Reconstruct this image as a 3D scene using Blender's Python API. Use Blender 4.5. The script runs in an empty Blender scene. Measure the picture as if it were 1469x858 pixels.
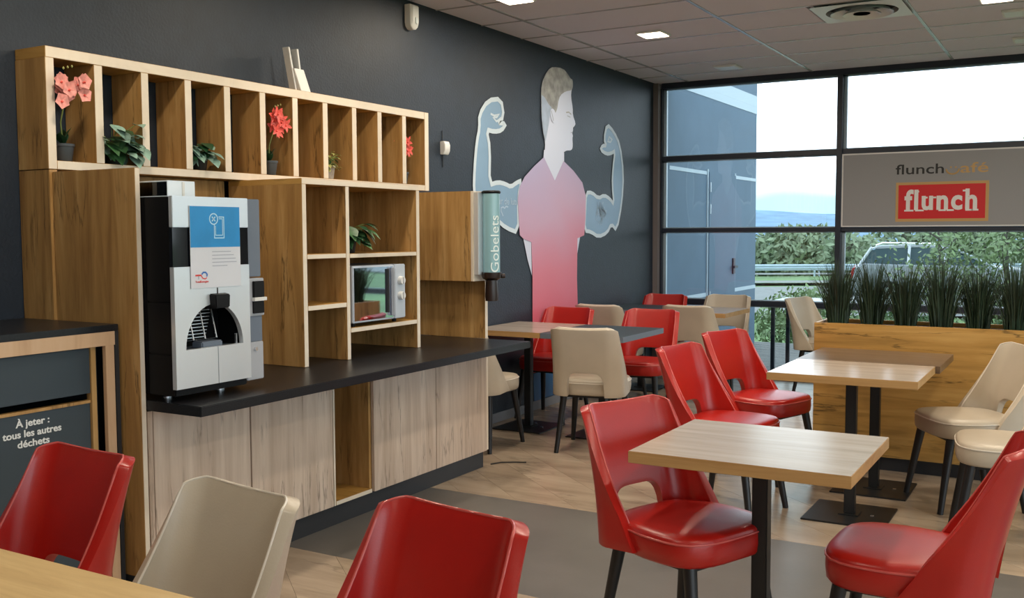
import bpy, bmesh, math, random
from mathutils import Vector, Matrix
random.seed(7)
D = bpy.data
S = bpy.context.scene
COL = S.collection
PI = math.pi

# ---------------------------------------------------------------- camera
FPX = 1430.4
yaw, pitch, roll = (math.radians(a) for a in (-30.008, -3.835, -0.243))
fwd = Vector((math.sin(yaw)*math.cos(pitch), math.cos(yaw)*math.cos(pitch), math.sin(pitch)))
rgt = Vector((math.cos(yaw), -math.sin(yaw), 0))
upv = rgt.cross(fwd)
r2 = rgt*math.cos(roll) + upv*math.sin(roll)
u2 = -rgt*math.sin(roll) + upv*math.cos(roll)
cd = D.cameras.new('camera')
cam = D.objects.new('camera', cd)
COL.objects.link(cam)
cam.matrix_world = Matrix(((r2.x, u2.x, -fwd.x, 0), (r2.y, u2.y, -fwd.y, 0), (r2.z, u2.z, -fwd.z, 1.45), (0, 0, 0, 1)))
cd.sensor_width = 36
cd.lens = 36*FPX/1469
cd.clip_start = 0.05
cd.clip_end = 6000
S.camera = cam

# ---------------------------------------------------------------- world, exposure
S.view_settings.view_transform = 'Standard'
S.view_settings.look = 'None'
S.view_settings.gamma = 1
S.view_settings.use_curve_mapping = False
S.view_settings.exposure = 0.55
SKY = 3.0
LAMP_W = 11.0
w = D.worlds.new('world'); S.world = w; w.use_nodes = True
nt = w.node_tree; nt.nodes.clear()
N = nt.nodes.new; LK = nt.links.new
out = N('ShaderNodeOutputWorld'); bg = N('ShaderNodeBackground')
tc = N('ShaderNodeTexCoord'); mp = N('ShaderNodeMapping'); mp.inputs['Scale'].default_value = (1, 1, 4.5)
LK(tc.outputs['Generated'], mp.inputs['Vector'])
nz = N('ShaderNodeTexNoise'); nz.inputs['Scale'].default_value = 1.1; nz.inputs['Detail'].default_value = 4; nz.inputs['Roughness'].default_value = .45
LK(mp.outputs[0], nz.inputs['Vector'])
rp = N('ShaderNodeValToRGB')
rp.color_ramp.elements[0].position = .46; rp.color_ramp.elements[0].color = (.20, .315, .335, 1)
rp.color_ramp.elements[1].position = .60; rp.color_ramp.elements[1].color = (.92, 1.0, 1.10, 1)
LK(nz.outputs['Fac'], rp.inputs['Fac']); LK(rp.outputs[0], bg.inputs['Color'])
bg.inputs['Strength'].default_value = SKY
LK(bg.outputs[0], out.inputs['Surface'])

# light portals in the glazed openings (they only steer the sampling of the sky)
def portal(loc, rot, sx, sy):
    l = D.lights.new('window_portal', 'AREA'); l.shape = 'RECTANGLE'; l.size = sx; l.size_y = sy
    l.cycles.is_portal = True
    o = D.objects.new('window_portal', l); COL.objects.link(o); o.location = loc; o.rotation_euler = rot
portal((-.2, 9.82, 1.47), (-PI/2, 0, 0), 7.4, 2.9)
portal((3.66, 3.0, 1.6), (0, PI/2, 0), 2.7, 13)

# ---------------------------------------------------------------- materials
def sock(b, k): return b.inputs[k]
def pmat(name, col, rough=.5, metal=0, spec=.5, noise=None, bump=None, coat=0, emit=None, estr=0, trans=0):
    m = D.materials.new(name); m.use_nodes = True
    t = m.node_tree; b = t.nodes['Principled BSDF']
    b.inputs['Base Color'].default_value = (*col, 1); b.inputs['Roughness'].default_value = rough
    b.inputs['Metallic'].default_value = metal; b.inputs['Specular IOR Level'].default_value = spec
    b.inputs['Coat Weight'].default_value = coat
    if trans: b.inputs['Transmission Weight'].default_value = trans
    if emit: b.inputs['Emission Color'].default_value = (*emit, 1); b.inputs['Emission Strength'].default_value = estr
    if noise or bump:
        c = t.nodes.new('ShaderNodeTexCoord')
    if noise:   # (scale, amount)
        n = t.nodes.new('ShaderNodeTexNoise'); n.inputs['Scale'].default_value = noise[0]; n.inputs['Detail'].default_value = 5
        t.links.new(c.outputs['Object'], n.inputs['Vector'])
        r = t.nodes.new('ShaderNodeValToRGB'); a = noise[1]
        r.color_ramp.elements[0].position = .3; r.color_ramp.elements[1].position = .7
        r.color_ramp.elements[0].color = (*[x*(1-a) for x in col], 1); r.color_ramp.elements[1].color = (*[min(1, x*(1+a)) for x in col], 1)
        t.links.new(n.outputs['Fac'], r.inputs['Fac']); t.links.new(r.outputs[0], b.inputs['Base Color'])
    if bump:    # (scale, strength)
        n = t.nodes.new('ShaderNodeTexNoise'); n.inputs['Scale'].default_value = bump[0]; n.inputs['Detail'].default_value = 4
        t.links.new(c.outputs['Object'], n.inputs['Vector'])
        u = t.nodes.new('ShaderNodeBump'); u.inputs['Strength'].default_value = bump[1]; u.inputs['Distance'].default_value = .004
        t.links.new(n.outputs['Fac'], u.inputs['Height']); t.links.new(u.outputs[0], b.inputs['Normal'])
    return m

def wood(name, cols, grain=(14, 14, 1.1), rough=.45, crack=.35, rot=0, bumps=.15):
    """cols: dark, mid, light; grain: mapping scale (the small number runs along the grain)"""
    m = D.materials.new(name); m.use_nodes = True
    t = m.node_tree; b = t.nodes['Principled BSDF']; n_ = t.nodes.new; l = t.links.new
    b.inputs['Roughness'].default_value = rough
    c = n_('ShaderNodeTexCoord'); oi = n_('ShaderNodeObjectInfo')
    ad = n_('ShaderNodeVectorMath'); ad.operation = 'MULTIPLY_ADD'
    cr = n_('ShaderNodeCombineXYZ')
    for i in range(3): l(oi.outputs['Random'], cr.inputs[i])
    ad.inputs[1].default_value = (11, 7, 5); l(cr.outputs[0], ad.inputs[0]); l(c.outputs['Object'], ad.inputs[2])
    mp0 = n_('ShaderNodeMapping'); mp0.inputs['Rotation'].default_value = (0, 0, rot); l(ad.outputs[0], mp0.inputs[0])
    mp_ = n_('ShaderNodeMapping'); mp_.inputs['Scale'].default_value = grain; l(mp0.outputs[0], mp_.inputs[0])
    a = n_('ShaderNodeTexNoise'); a.inputs['Scale'].default_value = 1.0; a.inputs['Detail'].default_value = 6; a.inputs['Roughness'].default_value = .62; a.inputs['Distortion'].default_value = .5
    l(mp_.outputs[0], a.inputs['Vector'])
    r = n_('ShaderNodeValToRGB'); e = r.color_ramp.elements
    e[0].position = .28; e[0].color = (*cols[0], 1); e[1].position = .72; e[1].color = (*cols[2], 1)
    k = e.new(.5); k.color = (*cols[1], 1)
    l(a.outputs['Fac'], r.inputs['Fac'])
    # broad planks of slightly different tone + dark splits
    s2 = n_('ShaderNodeMapping'); s2.inputs['Scale'].default_value = tuple(g*.42 if g > 3 else g*.55 for g in grain); l(mp0.outputs[0], s2.inputs[0])
    q = n_('ShaderNodeTexNoise'); q.inputs['Scale'].default_value = 1.6; q.inputs['Detail'].default_value = 9; q.inputs['Roughness'].default_value = .55; l(s2.outputs[0], q.inputs['Vector'])
    r2_ = n_('ShaderNodeValToRGB'); f = r2_.color_ramp.elements
    f[0].position = .485; f[0].color = (0, 0, 0, 1); f[1].position = .5; f[1].color = (1, 1, 1, 1)
    g3 = f.new(.515); g3.color = (0, 0, 0, 1)
    l(q.outputs['Fac'], r2_.inputs['Fac'])
    q2 = n_('ShaderNodeTexNoise'); q2.inputs['Scale'].default_value = 3.1; l(c.outputs['Object'], q2.inputs['Vector'])
    mr = n_('ShaderNodeMapRange'); mr.inputs['From Min'].default_value = .42; mr.inputs['From Max'].default_value = .6; l(q2.outputs['Fac'], mr.inputs['Value'])
    mu = n_('ShaderNodeMath'); mu.operation = 'MULTIPLY'; l(r2_.outputs[0], mu.inputs[0]); l(mr.outputs[0], mu.inputs[1])
    mu2 = n_('ShaderNodeMath'); mu2.operation = 'MULTIPLY'; mu2.inputs[1].default_value = crack; l(mu.outputs[0], mu2.inputs[0])
    mx = n_('ShaderNodeMix'); mx.data_type = 'RGBA'; l(mu2.outputs[0], mx.inputs[0]); l(r.outputs[0], mx.inputs[6]); mx.inputs[7].default_value = (*[x*.25 for x in cols[0]], 1)
    l(mx.outputs[2], b.inputs['Base Color'])
    if bumps:
        u = n_('ShaderNodeBump'); u.inputs['Strength'].default_value = bumps; u.inputs['Distance'].default_value = .002
        l(a.outputs['Fac'], u.inputs['Height']); l(u.outputs[0], b.inputs['Normal'])
    return m

OAK = ((.25, .125, .038), (.42, .235, .078), (.58, .365, .15))
PALE = ((.43, .32, .24), (.57, .45, .36), (.70, .58, .48))
M = {}
M['oak'] = wood('oak_vertical', OAK, crack=.75)
M['oak_h'] = wood('oak_horizontal', ((.24, .13, .03), (.45, .245, .06), (.58, .35, .11)), (1.1, 14, 14), crack=.8)
M['pale'] = wood('washed_oak_door', PALE, (16, 16, 1.0), crack=.7, rough=.5)
M['table'] = wood('table_oak', ((.36, .29, .23), (.44, .365, .30), (.50, .425, .36)), (1.5, 18, 18), rough=.24, crack=.12, bumps=.03)
M['table_edge'] = wood('table_edge_oak', ((.40, .22, .08), (.48, .28, .11), (.56, .34, .14)), (1.2, 12, 30), rough=.4, crack=.1, bumps=.03)
M['fgtable'] = wood('near_table_oak', ((.52, .35, .16), (.64, .46, .22), (.72, .54, .29)), (1.5, 18, 18), rough=.38, crack=.15, bumps=.03)
M['band'] = wood('beech_edge_band', ((.62, .54, .43), (.72, .63, .51), (.78, .70, .58)), (9, 3, 3), rough=.5, crack=0, bumps=0)
M['binband'] = wood('bin_frame_beech', ((.48, .30, .17), (.58, .38, .23), (.62, .43, .27)), (12, 12, 2), rough=.5, crack=0, bumps=0)
M['dkoak'] = wood('dark_oak_top', ((.10, .06, .035), (.14, .09, .055), (.19, .125, .08)), (1.5, 18, 18), rough=.32, crack=.1, bumps=.03)
M['floor_w'] = wood('floor_vinyl_oak', ((.27, .205, .145), (.40, .31, .225), (.51, .415, .31)), (1.0, 5, 5), rough=.27, crack=.35, bumps=.05)
M['floor_g'] = pmat('floor_grey', (.135, .125, .115), .36, noise=(2.2, .14), bump=(60, .05))
M['wall_dark'] = pmat('wall_anthracite', (.0135, .022, .036), .55, noise=(9, .12), bump=(70, .5))
M['wall_out'] = pmat('render_slate_blue', (.12, .18, .26), .7, noise=(3, .06))
M['wall_out_band'] = pmat('render_light_band', (.55, .62, .70), .6)
M['wall_light'] = pmat('wall_plain', (.50, .49, .47), .7)
M['pillar'] = pmat('pillar_paint', (.16, .135, .13), .6)
M['skirt'] = pmat('skirting_grey', (.24, .25, .27), .45)
M['counter'] = pmat('counter_black', (.011, .012, .015), .33, spec=.35, noise=(160, .3), bump=(260, .06))
M['blackpl'] = pmat('plinth_black', (.02, .022, .026), .45)
M['black'] = pmat('black_plastic', (.005, .005, .006), .5, spec=.2)
M['blackmetal'] = pmat('black_powder_metal', (.012, .013, .014), .42, spec=.5)
M['frame'] = pmat('window_frame_navy', (.012, .018, .032), .4)
M['bead'] = pmat('window_bead', (.55, .62, .70), .4)
M['white'] = pmat('white_plastic', (.72, .72, .70), .4)
M['red'] = pmat('red_leatherette', (.41, .011, .007), .30, noise=(5, .10), bump=(220, .08), spec=.6)
M['redpipe'] = pmat('red_piping', (.58, .10, .09), .25)
M['cream'] = pmat('cream_leatherette', (.52, .45, .355), .36, noise=(5, .06), bump=(220, .08))
M['creampipe'] = pmat('cream_piping', (.72, .66, .57), .3)
M['leg'] = pmat('black_wood_leg', (.010, .010, .011), .38)
M['tile'] = pmat('ceiling_tile', (.68, .66, .73), .85, bump=(300, .2))
M['tbar'] = pmat('ceiling_bar', (.50, .50, .52), .25, metal=.3)
M['lampon'] = pmat('lamp_lit', (1, .95, .85), .5, emit=(1, .86, .62), estr=6)
M['lampoff'] = pmat('lamp_diffuser', (.75, .8, .8), .3)
M['steel'] = pmat('brushed_steel', (.72, .77, .82), .30, metal=.5, noise=(2, .05))
M['silver'] = pmat('silver_plastic', (.52, .56, .62), .35, metal=.2)
M['steel2'] = pmat('wire_steel', (.75, .76, .78), .25, metal=.9)
M['greybl'] = pmat('grey_blue_panel', (.14, .17, .22), .45)
M['lgrey'] = pmat('light_grey_panel', (.40, .41, .44), .4)
M['gloss'] = pmat('gloss_black', (.006, .007, .010), .06)
M['mirror'] = pmat('mirror_door', (.62, .66, .75), .03, metal=1)
M['clear'] = pmat('clear_plastic', (.8, .88, .95), .15, spec=.8)
M['binpanel'] = pmat('bin_panel_slate', (.038, .055, .070), .45)
M['signgrey'] = pmat('banner_back_grey', (.27, .265, .27), .6)
M['signred'] = pmat('sign_red', (.56, .006, .012), .5)
M['signgold'] = pmat('sign_gold', (.50, .30, .11), .5)
M['ink'] = pmat('ink_black', (.012, .012, .012), .5)
M['letterwhite'] = pmat('letter_white', (.72, .70, .68), .5)
M['binwhite'] = pmat('bin_letter_white', (.8, .82, .82), .5)
M['paper'] = pmat('poster_paper', (.66, .68, .74), .35)
M['cyan'] = pmat('poster_blue', (.012, .26, .62), .3, noise=(7, .12))
M['cyanline'] = pmat('poster_line', (.45, .72, .90), .3)
M['orange'] = pmat('logo_red', (.70, .04, .03), .5)
M['bluel'] = pmat('logo_blue', (.03, .15, .50), .5)
M['texgrey'] = pmat('print_grey', (.35, .38, .45), .5)
M['potgrey'] = pmat('pot_slate', (.045, .055, .065), .5)
M['potblack'] = pmat('pot_black', (.012, .012, .012), .5)
M['potstone'] = pmat('pot_concrete', (.36, .34, .32), .8, noise=(30, .2))
M['soil'] = pmat('soil', (.03, .02, .012), .9)
M['leafd'] = pmat('leaf_dark', (.014, .058, .022), .4, noise=(18, .3))
M['leafe'] = pmat('leaf_eucalyptus', (.22, .36, .29), .5, noise=(25, .35))
M['leafg'] = pmat('leaf_green', (.045, .13, .045), .45, noise=(20, .3))
M['leafy'] = pmat('leaf_yellow_green', (.33, .33, .10), .5, noise=(30, .3))
M['stem'] = pmat('stem_green', (.22, .28, .08), .5)
M['pink'] = pmat('petal_pink', (.76, .30, .26), .5, noise=(40, .25))
M['redpet'] = pmat('petal_red', (.72, .09, .07), .5, noise=(40, .3))
M['grass'] = pmat('artificial_blade', (.028, .052, .028), .45, noise=(6, .45))
M['tube'] = pmat('dispenser_tube', (.26, .46, .52), .18)
M['tubeletter'] = pmat('dispenser_letter', (.75, .85, .85), .4)
M['brownpl'] = pmat('brown_plastic', (.022, .012, .010), .3)
M['skin'] = pmat('print_skin', (.62, .66, .80), .5)
M['hairp'] = pmat('print_hair', (.30, .30, .29), .6, noise=(14, .35))
M['hairblue'] = pmat('print_hair_blue', (.36, .43, .55), .5, noise=(10, .15))
M['armblue'] = pmat('print_arm_blue', (.22, .36, .52), .5, noise=(2, .08))
M['chalk'] = pmat('print_chalk', (.62, .72, .80), .6)
M['chalkthin'] = pmat('print_chalk_thin', (.42, .55, .68), .6)
M['legblue'] = pmat('print_leg_blue', (.035, .13, .30), .5, noise=(3, .2))
M['deck'] = wood('deck_board', ((.14, .13, .13), (.22, .21, .205), (.28, .27, .26)), (1.2, 20, 20), rough=.6, crack=.2)
M['lawn'] = pmat('lawn', (.11, .19, .06), .9, noise=(.35, .35))
M['asphalt'] = pmat('asphalt', (.20, .20, .20), .85, noise=(2, .1))
M['galv'] = pmat('galvanised_rail', (.42, .50, .58), .4, metal=.3)
M['hill'] = pmat('far_hill_haze_blue', (.17, .27, .40), .9, noise=(.02, .18))  # blue of the distance haze is put into the base colour
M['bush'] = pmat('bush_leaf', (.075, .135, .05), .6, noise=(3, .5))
M['bushfar'] = pmat('far_bush_leaf_hazed', (.20, .25, .15), .7, noise=(.6, .3))  # green paled in the base colour to stand for haze over the thickets
M['treeleaf'] = pmat('tree_leaf', (.20, .28, .12), .5, noise=(3, .35))
M['bark'] = pmat('bark', (.12, .11, .09), .8)
M['carpaint'] = pmat('car_silver', (.40, .43, .47), .25, metal=.4, coat=.6)
M['carglass'] = pmat('car_glass', (.03, .05, .06), .05)
M['tyre'] = pmat('tyre', (.02, .02, .02), .7)
M['carred'] = pmat('tail_lamp', (.5, .02, .03), .2)

# printed shirt: violet at the shoulders, running to red lower down (a print, fixed to the wall)
m = pmat('print_shirt', (.5, .3, .4), .5); M['shirt'] = m
t = m.node_tree; g = t.nodes.new('ShaderNodeTexCoord'); sp = t.nodes.new('ShaderNodeSeparateXYZ')
t.links.new(g.outputs['Object'], sp.inputs[0])
nn = t.nodes.new('ShaderNodeTexNoise'); nn.inputs['Scale'].default_value = 1.5; t.links.new(g.outputs['Object'], nn.inputs[0])
ma = t.nodes.new('ShaderNodeMath'); ma.operation = 'MULTIPLY_ADD'; ma.inputs[1].default_value = .35; t.links.new(nn.outputs['Fac'], ma.inputs[0]); t.links.new(sp.outputs['Z'], ma.inputs[2])
mb = t.nodes.new('ShaderNodeMath'); mb.operation = 'MULTIPLY_ADD'; mb.inputs[1].default_value = -.25; t.links.new(sp.outputs['Y'], mb.inputs[0]); t.links.new(ma.outputs[0], mb.inputs[2])
rg = t.nodes.new('ShaderNodeMapRange'); rg.inputs['From Min'].default_value = .75-1.7; rg.inputs['From Max'].default_value = 2.35-1.7
t.links.new(mb.outputs[0], rg.inputs['Value'])
rr = t.nodes.new('ShaderNodeValToRGB'); e = rr.color_ramp.elements
e[0].position = 0; e[0].color = (.66, .09, .14, 1); e[1].position = 1; e[1].color = (.42, .38, .58, 1)
x = e.new(.35); x.color = (.66, .19, .26, 1); x = e.new(.65); x.color = (.54, .33, .46, 1)
t.links.new(rg.outputs[0], rr.inputs[0]); t.links.new(rr.outputs[0], t.nodes['Principled BSDF'].inputs['Base Color'])

def glassmat(name, tint=(.93, .96, .97), ior=1.5):
    m = D.materials.new(name); m.use_nodes = True
    t = m.node_tree; t.nodes.clear()
    o = t.nodes.new('ShaderNodeOutputMaterial'); tr = t.nodes.new('ShaderNodeBsdfTransparent'); gl = t.nodes.new('ShaderNodeBsdfGlossy')
    tr.inputs['Color'].default_value = (*tint, 1); gl.inputs['Roughness'].default_value = .0
    fr = t.nodes.new('ShaderNodeFresnel'); fr.inputs['IOR'].default_value = ior
    mx = t.nodes.new('ShaderNodeMixShader')
    t.links.new(fr.outputs[0], mx.inputs[0]); t.links.new(tr.outputs[0], mx.inputs[1]); t.links.new(gl.outputs[0], mx.inputs[2]); t.links.new(mx.outputs[0], o.inputs[0])
    return m
M['glass'] = glassmat('window_glass')
M['clearbox'] = glassmat('clear_plastic_box', (.80, .88, .93), 1.7)

# ---------------------------------------------------------------- mesh builder
class G:
    def __init__(s): s.v = []; s.f = []; s.mi = []; s.ml = []
    def idx(s, mat):
        if mat not in s.ml: s.ml.append(mat)
        return s.ml.index(mat)
    def add(s, vs, fs, mat):
        b = len(s.v); s.v += [tuple(p) for p in vs]; i = s.idx(mat)
        for f in fs: s.f.append([b+k for k in f]); s.mi.append(i)
    def box(s, x0, y0, z0, x1, y1, z1, mat, **fm):
        v = [(x0, y0, z0), (x1, y0, z0), (x1, y1, z0), (x0, y1, z0), (x0, y0, z1), (x1, y0, z1), (x1, y1, z1), (x0, y1, z1)]
        F = dict(bot=(0, 3, 2, 1), top=(4, 5, 6, 7), ym=(0, 1, 5, 4), xp=(1, 2, 6, 5), yp=(2, 3, 7, 6), xm=(3, 0, 4, 7))
        b = len(s.v); s.v += v
        for k, f in F.items():
            s.f.append([b+i for i in f]); s.mi.append(s.idx(fm.get(k, mat)))
        return s
    def loft(s, rings, mat, cap=True, closed=True):
        n = len(rings[0]); b = len(s.v); i0 = s.idx(mat)
        for r in rings: s.v += [tuple(p) for p in r]
        for j in range(len(rings)-1):
            for k in range(n if closed else n-1):
                a = b+j*n+k; c = b+j*n+(k+1) % n
                s.f.append([a, c, c+n, a+n]); s.mi.append(i0)
        if cap:
            s.f.append([b+k for k in range(n)][::-1]); s.mi.append(i0)
            s.f.append([b+(len(rings)-1)*n+k for k in range(n)]); s.mi.append(i0)
        return s
    def cyl(s, p0, p1, r0, r1, mat, n=12, cap=True):
        p0, p1 = Vector(p0), Vector(p1); d = (p1-p0).normalized()
        a = d.orthogonal().normalized(); b = d.cross(a)
        return s.loft([[p+(a*math.cos(2*PI*k/n)+b*math.sin(2*PI*k/n))*r for k in range(n)] for p, r in ((p0, r0), (p1, r1))], mat, cap)
    def tube(s, pts, r, mat, n=6, closed=False, rs=None):
        pts = [Vector(p) for p in pts]; L = len(pts); rings = []; prev = None
        for i, p in enumerate(pts):
            if closed: d = pts[(i+1) % L]-pts[i-1]
            else: d = pts[min(i+1, L-1)]-pts[max(i-1, 0)]
            d.normalize()
            a = d.orthogonal().normalized() if prev is None else (prev-d*prev.dot(d)).normalized()
            prev = a; b = d.cross(a); rr_ = rs[i] if rs else r
            rings.append([p+(a*math.cos(2*PI*k/n)+b*math.sin(2*PI*k/n))*rr_ for k in range(n)])
        if closed: rings.append(rings[0])
        return s.loft(rings, mat, cap=not closed)
    def lathe(s, c, prof, mat, n=20, cap=True):
        return s.loft([[(c[0]+r*math.cos(2*PI*k/n), c[1]+r*math.sin(2*PI*k/n), c[2]+z) for k in range(n)] for r, z in prof], mat, cap)
    def poly(s, pts, nrm, th, mat):
        """flat polygon (3D points) given a thickness th along nrm"""
        nv = Vector(nrm)*th; a = [Vector(p) for p in pts]; n = len(a)
        e = sum(((a[i].cross(a[(i+1) % n])) for i in range(n)), Vector())
        if e.dot(Vector(nrm)) < 0: a = a[::-1]
        s.loft([a, [p+nv for p in a]], mat)
        return s
    def mesh(s, name, bevel=0, smooth=None, tri=False):
        me = D.meshes.new(name); me.from_pydata(s.v, [], s.f)
        for mm in s.ml: me.materials.append(M[mm] if isinstance(mm, str) else mm)
        me.polygons.foreach_set('material_index', s.mi)
        if bevel or tri:
            bm = bmesh.new(); bm.from_mesh(me)
            if bevel:
                es = [e for e in bm.edges if len(e.link_faces) == 2 and e.calc_face_angle(0) > .6]
                bmesh.ops.bevel(bm, geom=es, offset=bevel, segments=2, affect='EDGES', clamp_overlap=True)
            if tri: bmesh.ops.triangulate(bm, faces=[f for f in bm.faces if len(f.verts) > 4])
            bm.to_mesh(me); bm.free()
        if smooth:
            me.polygons.foreach_set('use_smooth', [True]*len(me.polygons))
            me.set_sharp_from_angle(angle=math.radians(smooth))
        me.update()
        return me
    def obj(s, name, parent=None, bevel=0, smooth=None, tri=False, local=False):
        """geometry is in world coordinates unless local; a parent's location is taken off"""
        if not local:
            if parent is not None: o0 = rootloc(parent)
            else:
                xs = [p[0] for p in s.v]; ys = [p[1] for p in s.v]; zs = [p[2] for p in s.v]
                o0 = Vector(((min(xs)+max(xs))/2, (min(ys)+max(ys))/2, min(zs)))
            s.v = [(p[0]-o0.x, p[1]-o0.y, p[2]-o0.z) for p in s.v]
        else: o0 = Vector()
        o = D.objects.new(name, s.mesh(name, bevel, smooth, tri)); COL.objects.link(o)
        if parent is not None: o.parent = parent
        elif not local: o.location = o0
        return o
def rootloc(o):
    l = Vector(o.location)
    while o.parent: o = o.parent; l += Vector(o.location)
    return l
def tag(o, label=None, cat=None, group=None, kind=None):
    if label: o['label'] = label
    if cat: o['category'] = cat
    if group: o['group'] = group
    if kind: o['kind'] = kind
    return o
def thing(name, label, cat, loc=(0, 0, 0), rz=0, group=None):
    o = D.objects.new(name, None); COL.objects.link(o); o.location = loc; o.rotation_euler = (0, 0, rz); o.empty_display_size = .1
    return tag(o, label, cat, group)
def copy_tree(o, parent=None, kids=None):
    c = o.copy(); COL.objects.link(c)
    if parent: c.parent = parent
    for ch in list(o.children): copy_tree(ch, c)
    return c
def struct(o): o['kind'] = 'structure'; return o

FRX = ((0, 1, 0), (0, 0, 1), (1, 0, 0))     # text on a face looking +X
FRYM = ((1, 0, 0), (0, 0, 1), (0, -1, 0))   # text on a face looking -Y
def text(name, body, size, org, frame, mat, parent, align='CENTER', width=None, offset=0, ext=.0006, rot=0, space=1, bold=None):
    cu = D.curves.new(name, 'FONT'); cu.body = body; cu.size = size; cu.align_x = align; cu.align_y = 'CENTER'
    cu.extrude = ext; cu.offset = offset; cu.space_character = space; cu.resolution_u = 4
    tmp = D.objects.new('tmp', cu); COL.objects.link(tmp)
    dg = bpy.context.evaluated_depsgraph_get(); me = D.meshes.new_from_object(tmp.evaluated_get(dg))
    D.objects.remove(tmp); me.name = name
    xs = [v.co.x for v in me.vertices]; k = 1
    if width: k = width/(max(xs)-min(xs))
    R = Matrix((frame[0], frame[1], frame[2])).transposed().to_4x4()
    o0 = rootloc(parent)
    me.transform(Matrix.Translation(Vector(org)-o0) @ R @ Matrix.Rotation(rot, 4, 'Z') @ Matrix.Diagonal((k, 1, 1, 1)))
    me.materials.clear(); me.materials.append(M[mat])
    o = D.objects.new(name, me); COL.objects.link(o); o.parent = parent
    return o

# ================================================================= THE ROOM
WX, WY, CZ = -3.88, 9.70, 2.95
RX, BY = 3.6, -4.2          # right wall and the wall behind the camera
g = G().box(WX-.2, BY-.2, -.25, RX+.2, WY+.10, -.006, 'floor_g'); floor = struct(g.obj('floor'))
# grey vinyl band and diagonal oak-look strips laid on the floor
def clip(poly, ax, val, keep_less):
    outp = []
    for i in range(len(poly)):
        a, b = poly[i], poly[(i+1) % len(poly)]
        ia = (a[ax] <= val) == keep_less; ib = (b[ax] <= val) == keep_less
        if ia: outp.append(a)
        if ia != ib:
            t_ = (val-a[ax])/(b[ax]-a[ax]); outp.append((a[0]+t_*(b[0]-a[0]), a[1]+t_*(b[1]-a[1])))
    return outp
def planks(y0, y1, wdt=.235, ang=math.radians(-40)):
    d = Vector((math.cos(ang), math.sin(ang))); n = Vector((-d.y, d.x)); cx, cy = 0, (y0+y1)/2
    k = -40
    while k < 40:
        c = Vector((cx, cy))+n*(k*wdt)
        q = [c-d*12-n*(wdt/2-.0006), c+d*12-n*(wdt/2-.0006), c+d*12+n*(wdt/2-.0006), c-d*12+n*(wdt/2-.0006)]
        q = [tuple(p) for p in q]
        for ax, val, less in ((0, WX, False), (0, RX, True), (1, y0, False), (1, y1, True)):
            if len(q) > 2: q = clip(q, ax, val, less)
        if len(q) > 2:
            gg = G().loft([[(x_, y_, -.005) for x_, y_ in q], [(x_, y_, 0) for x_, y_ in q]], 'floor_w')
            gg.obj('floor_plank', floor)
        k += 1
planks(BY, 3.405); planks(4.612, WY)
G().box(WX, 3.4055, -.005, RX, 4.6115, 0, 'floor_g').obj('grey_floor_band', floor)

g = G().box(WX-.2, BY-.2, -.25, WX, WY+.1, CZ+.3, 'wall_dark'); struct(g.obj('wall_left'))
struct(G().box(WX, BY-.2, -.25, RX, BY, CZ+.3, 'wall_light').obj('wall_back'))
# right wall: low wall, posts and lintel, big glazed openings (out of frame; they bring in the daylight)
g = G(); g.box(RX, BY, -.1, RX+.2, WY+.1, .25, 'wall_light'); g.box(RX, BY, 2.75, RX+.2, WY+.1, CZ+.3, 'wall_light')
for y in (-4.2, -1.0, 2.2, 5.4, 8.6): g.box(RX, y, .25, RX+.2, y+.25 if y < 8 else WY+.1, 2.75, 'wall_light')
struct(g.obj('wall_right'))
bb = G().box(WX, 5.3, 0, WX+.012, WY-.05, .072, 'skirt'); struct(bb.obj('baseboard_left', bevel=.002))
# ceiling slab, tiles (1.2 x 0.59) and bars
ceil = struct(G().box(WX-.2, BY-.2, CZ+.03, RX+.2, WY+.15, CZ+.25, 'tile').obj('ceiling'))
ys = [9.23-.5875*k for k in range(24)]; xs = [-3.53+1.2225*k for k in range(-1, 7)]
XE = [WX]+[x for x in xs if WX < x < RX]+[RX]
YE = [9.70]+[y for y in ys if y > BY]+[BY]
tiles = {}
CASX, CASY = (-1.68, -1.085), (6.88, 7.467)
for i in range(len(XE)-1):
    for j in range(len(YE)-1):
        x0, x1, y1, y0 = XE[i], XE[i+1], YE[j], YE[j+1]
        if x1 > CASX[1]-.05 and x0 < CASX[0] and y0 < (CASY[0]+CASY[1])/2 < y1:
            x1 = CASX[0]-.01
        key = (round(x1-x0, 3), round(y1-y0, 3))
        if key not in tiles:
            a, b = (x1-x0)/2-.006, (y1-y0)/2-.006
            tiles[key] = G().box(-a, -b, 0, a, b, .02, 'tile').mesh('ceiling_tile', bevel=.003)
        o = D.objects.new('ceiling_tile', tiles[key]); COL.objects.link(o); o.parent = ceil
        o.location = Vector(((x0+x1)/2, (y0+y1)/2, CZ+.004))-Vector(ceil.location)
for x in XE[1:-1]: G().box(x-.012, BY, CZ-.001, x+.012, WY, CZ+.006, 'tbar').obj('ceiling_bar', ceil)
for y in YE[1:-1]:
    if y > 0: G().box(WX, y-.008, CZ, RX, y+.008, CZ+.006, 'tbar').obj('ceiling_bar', ceil)

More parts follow.
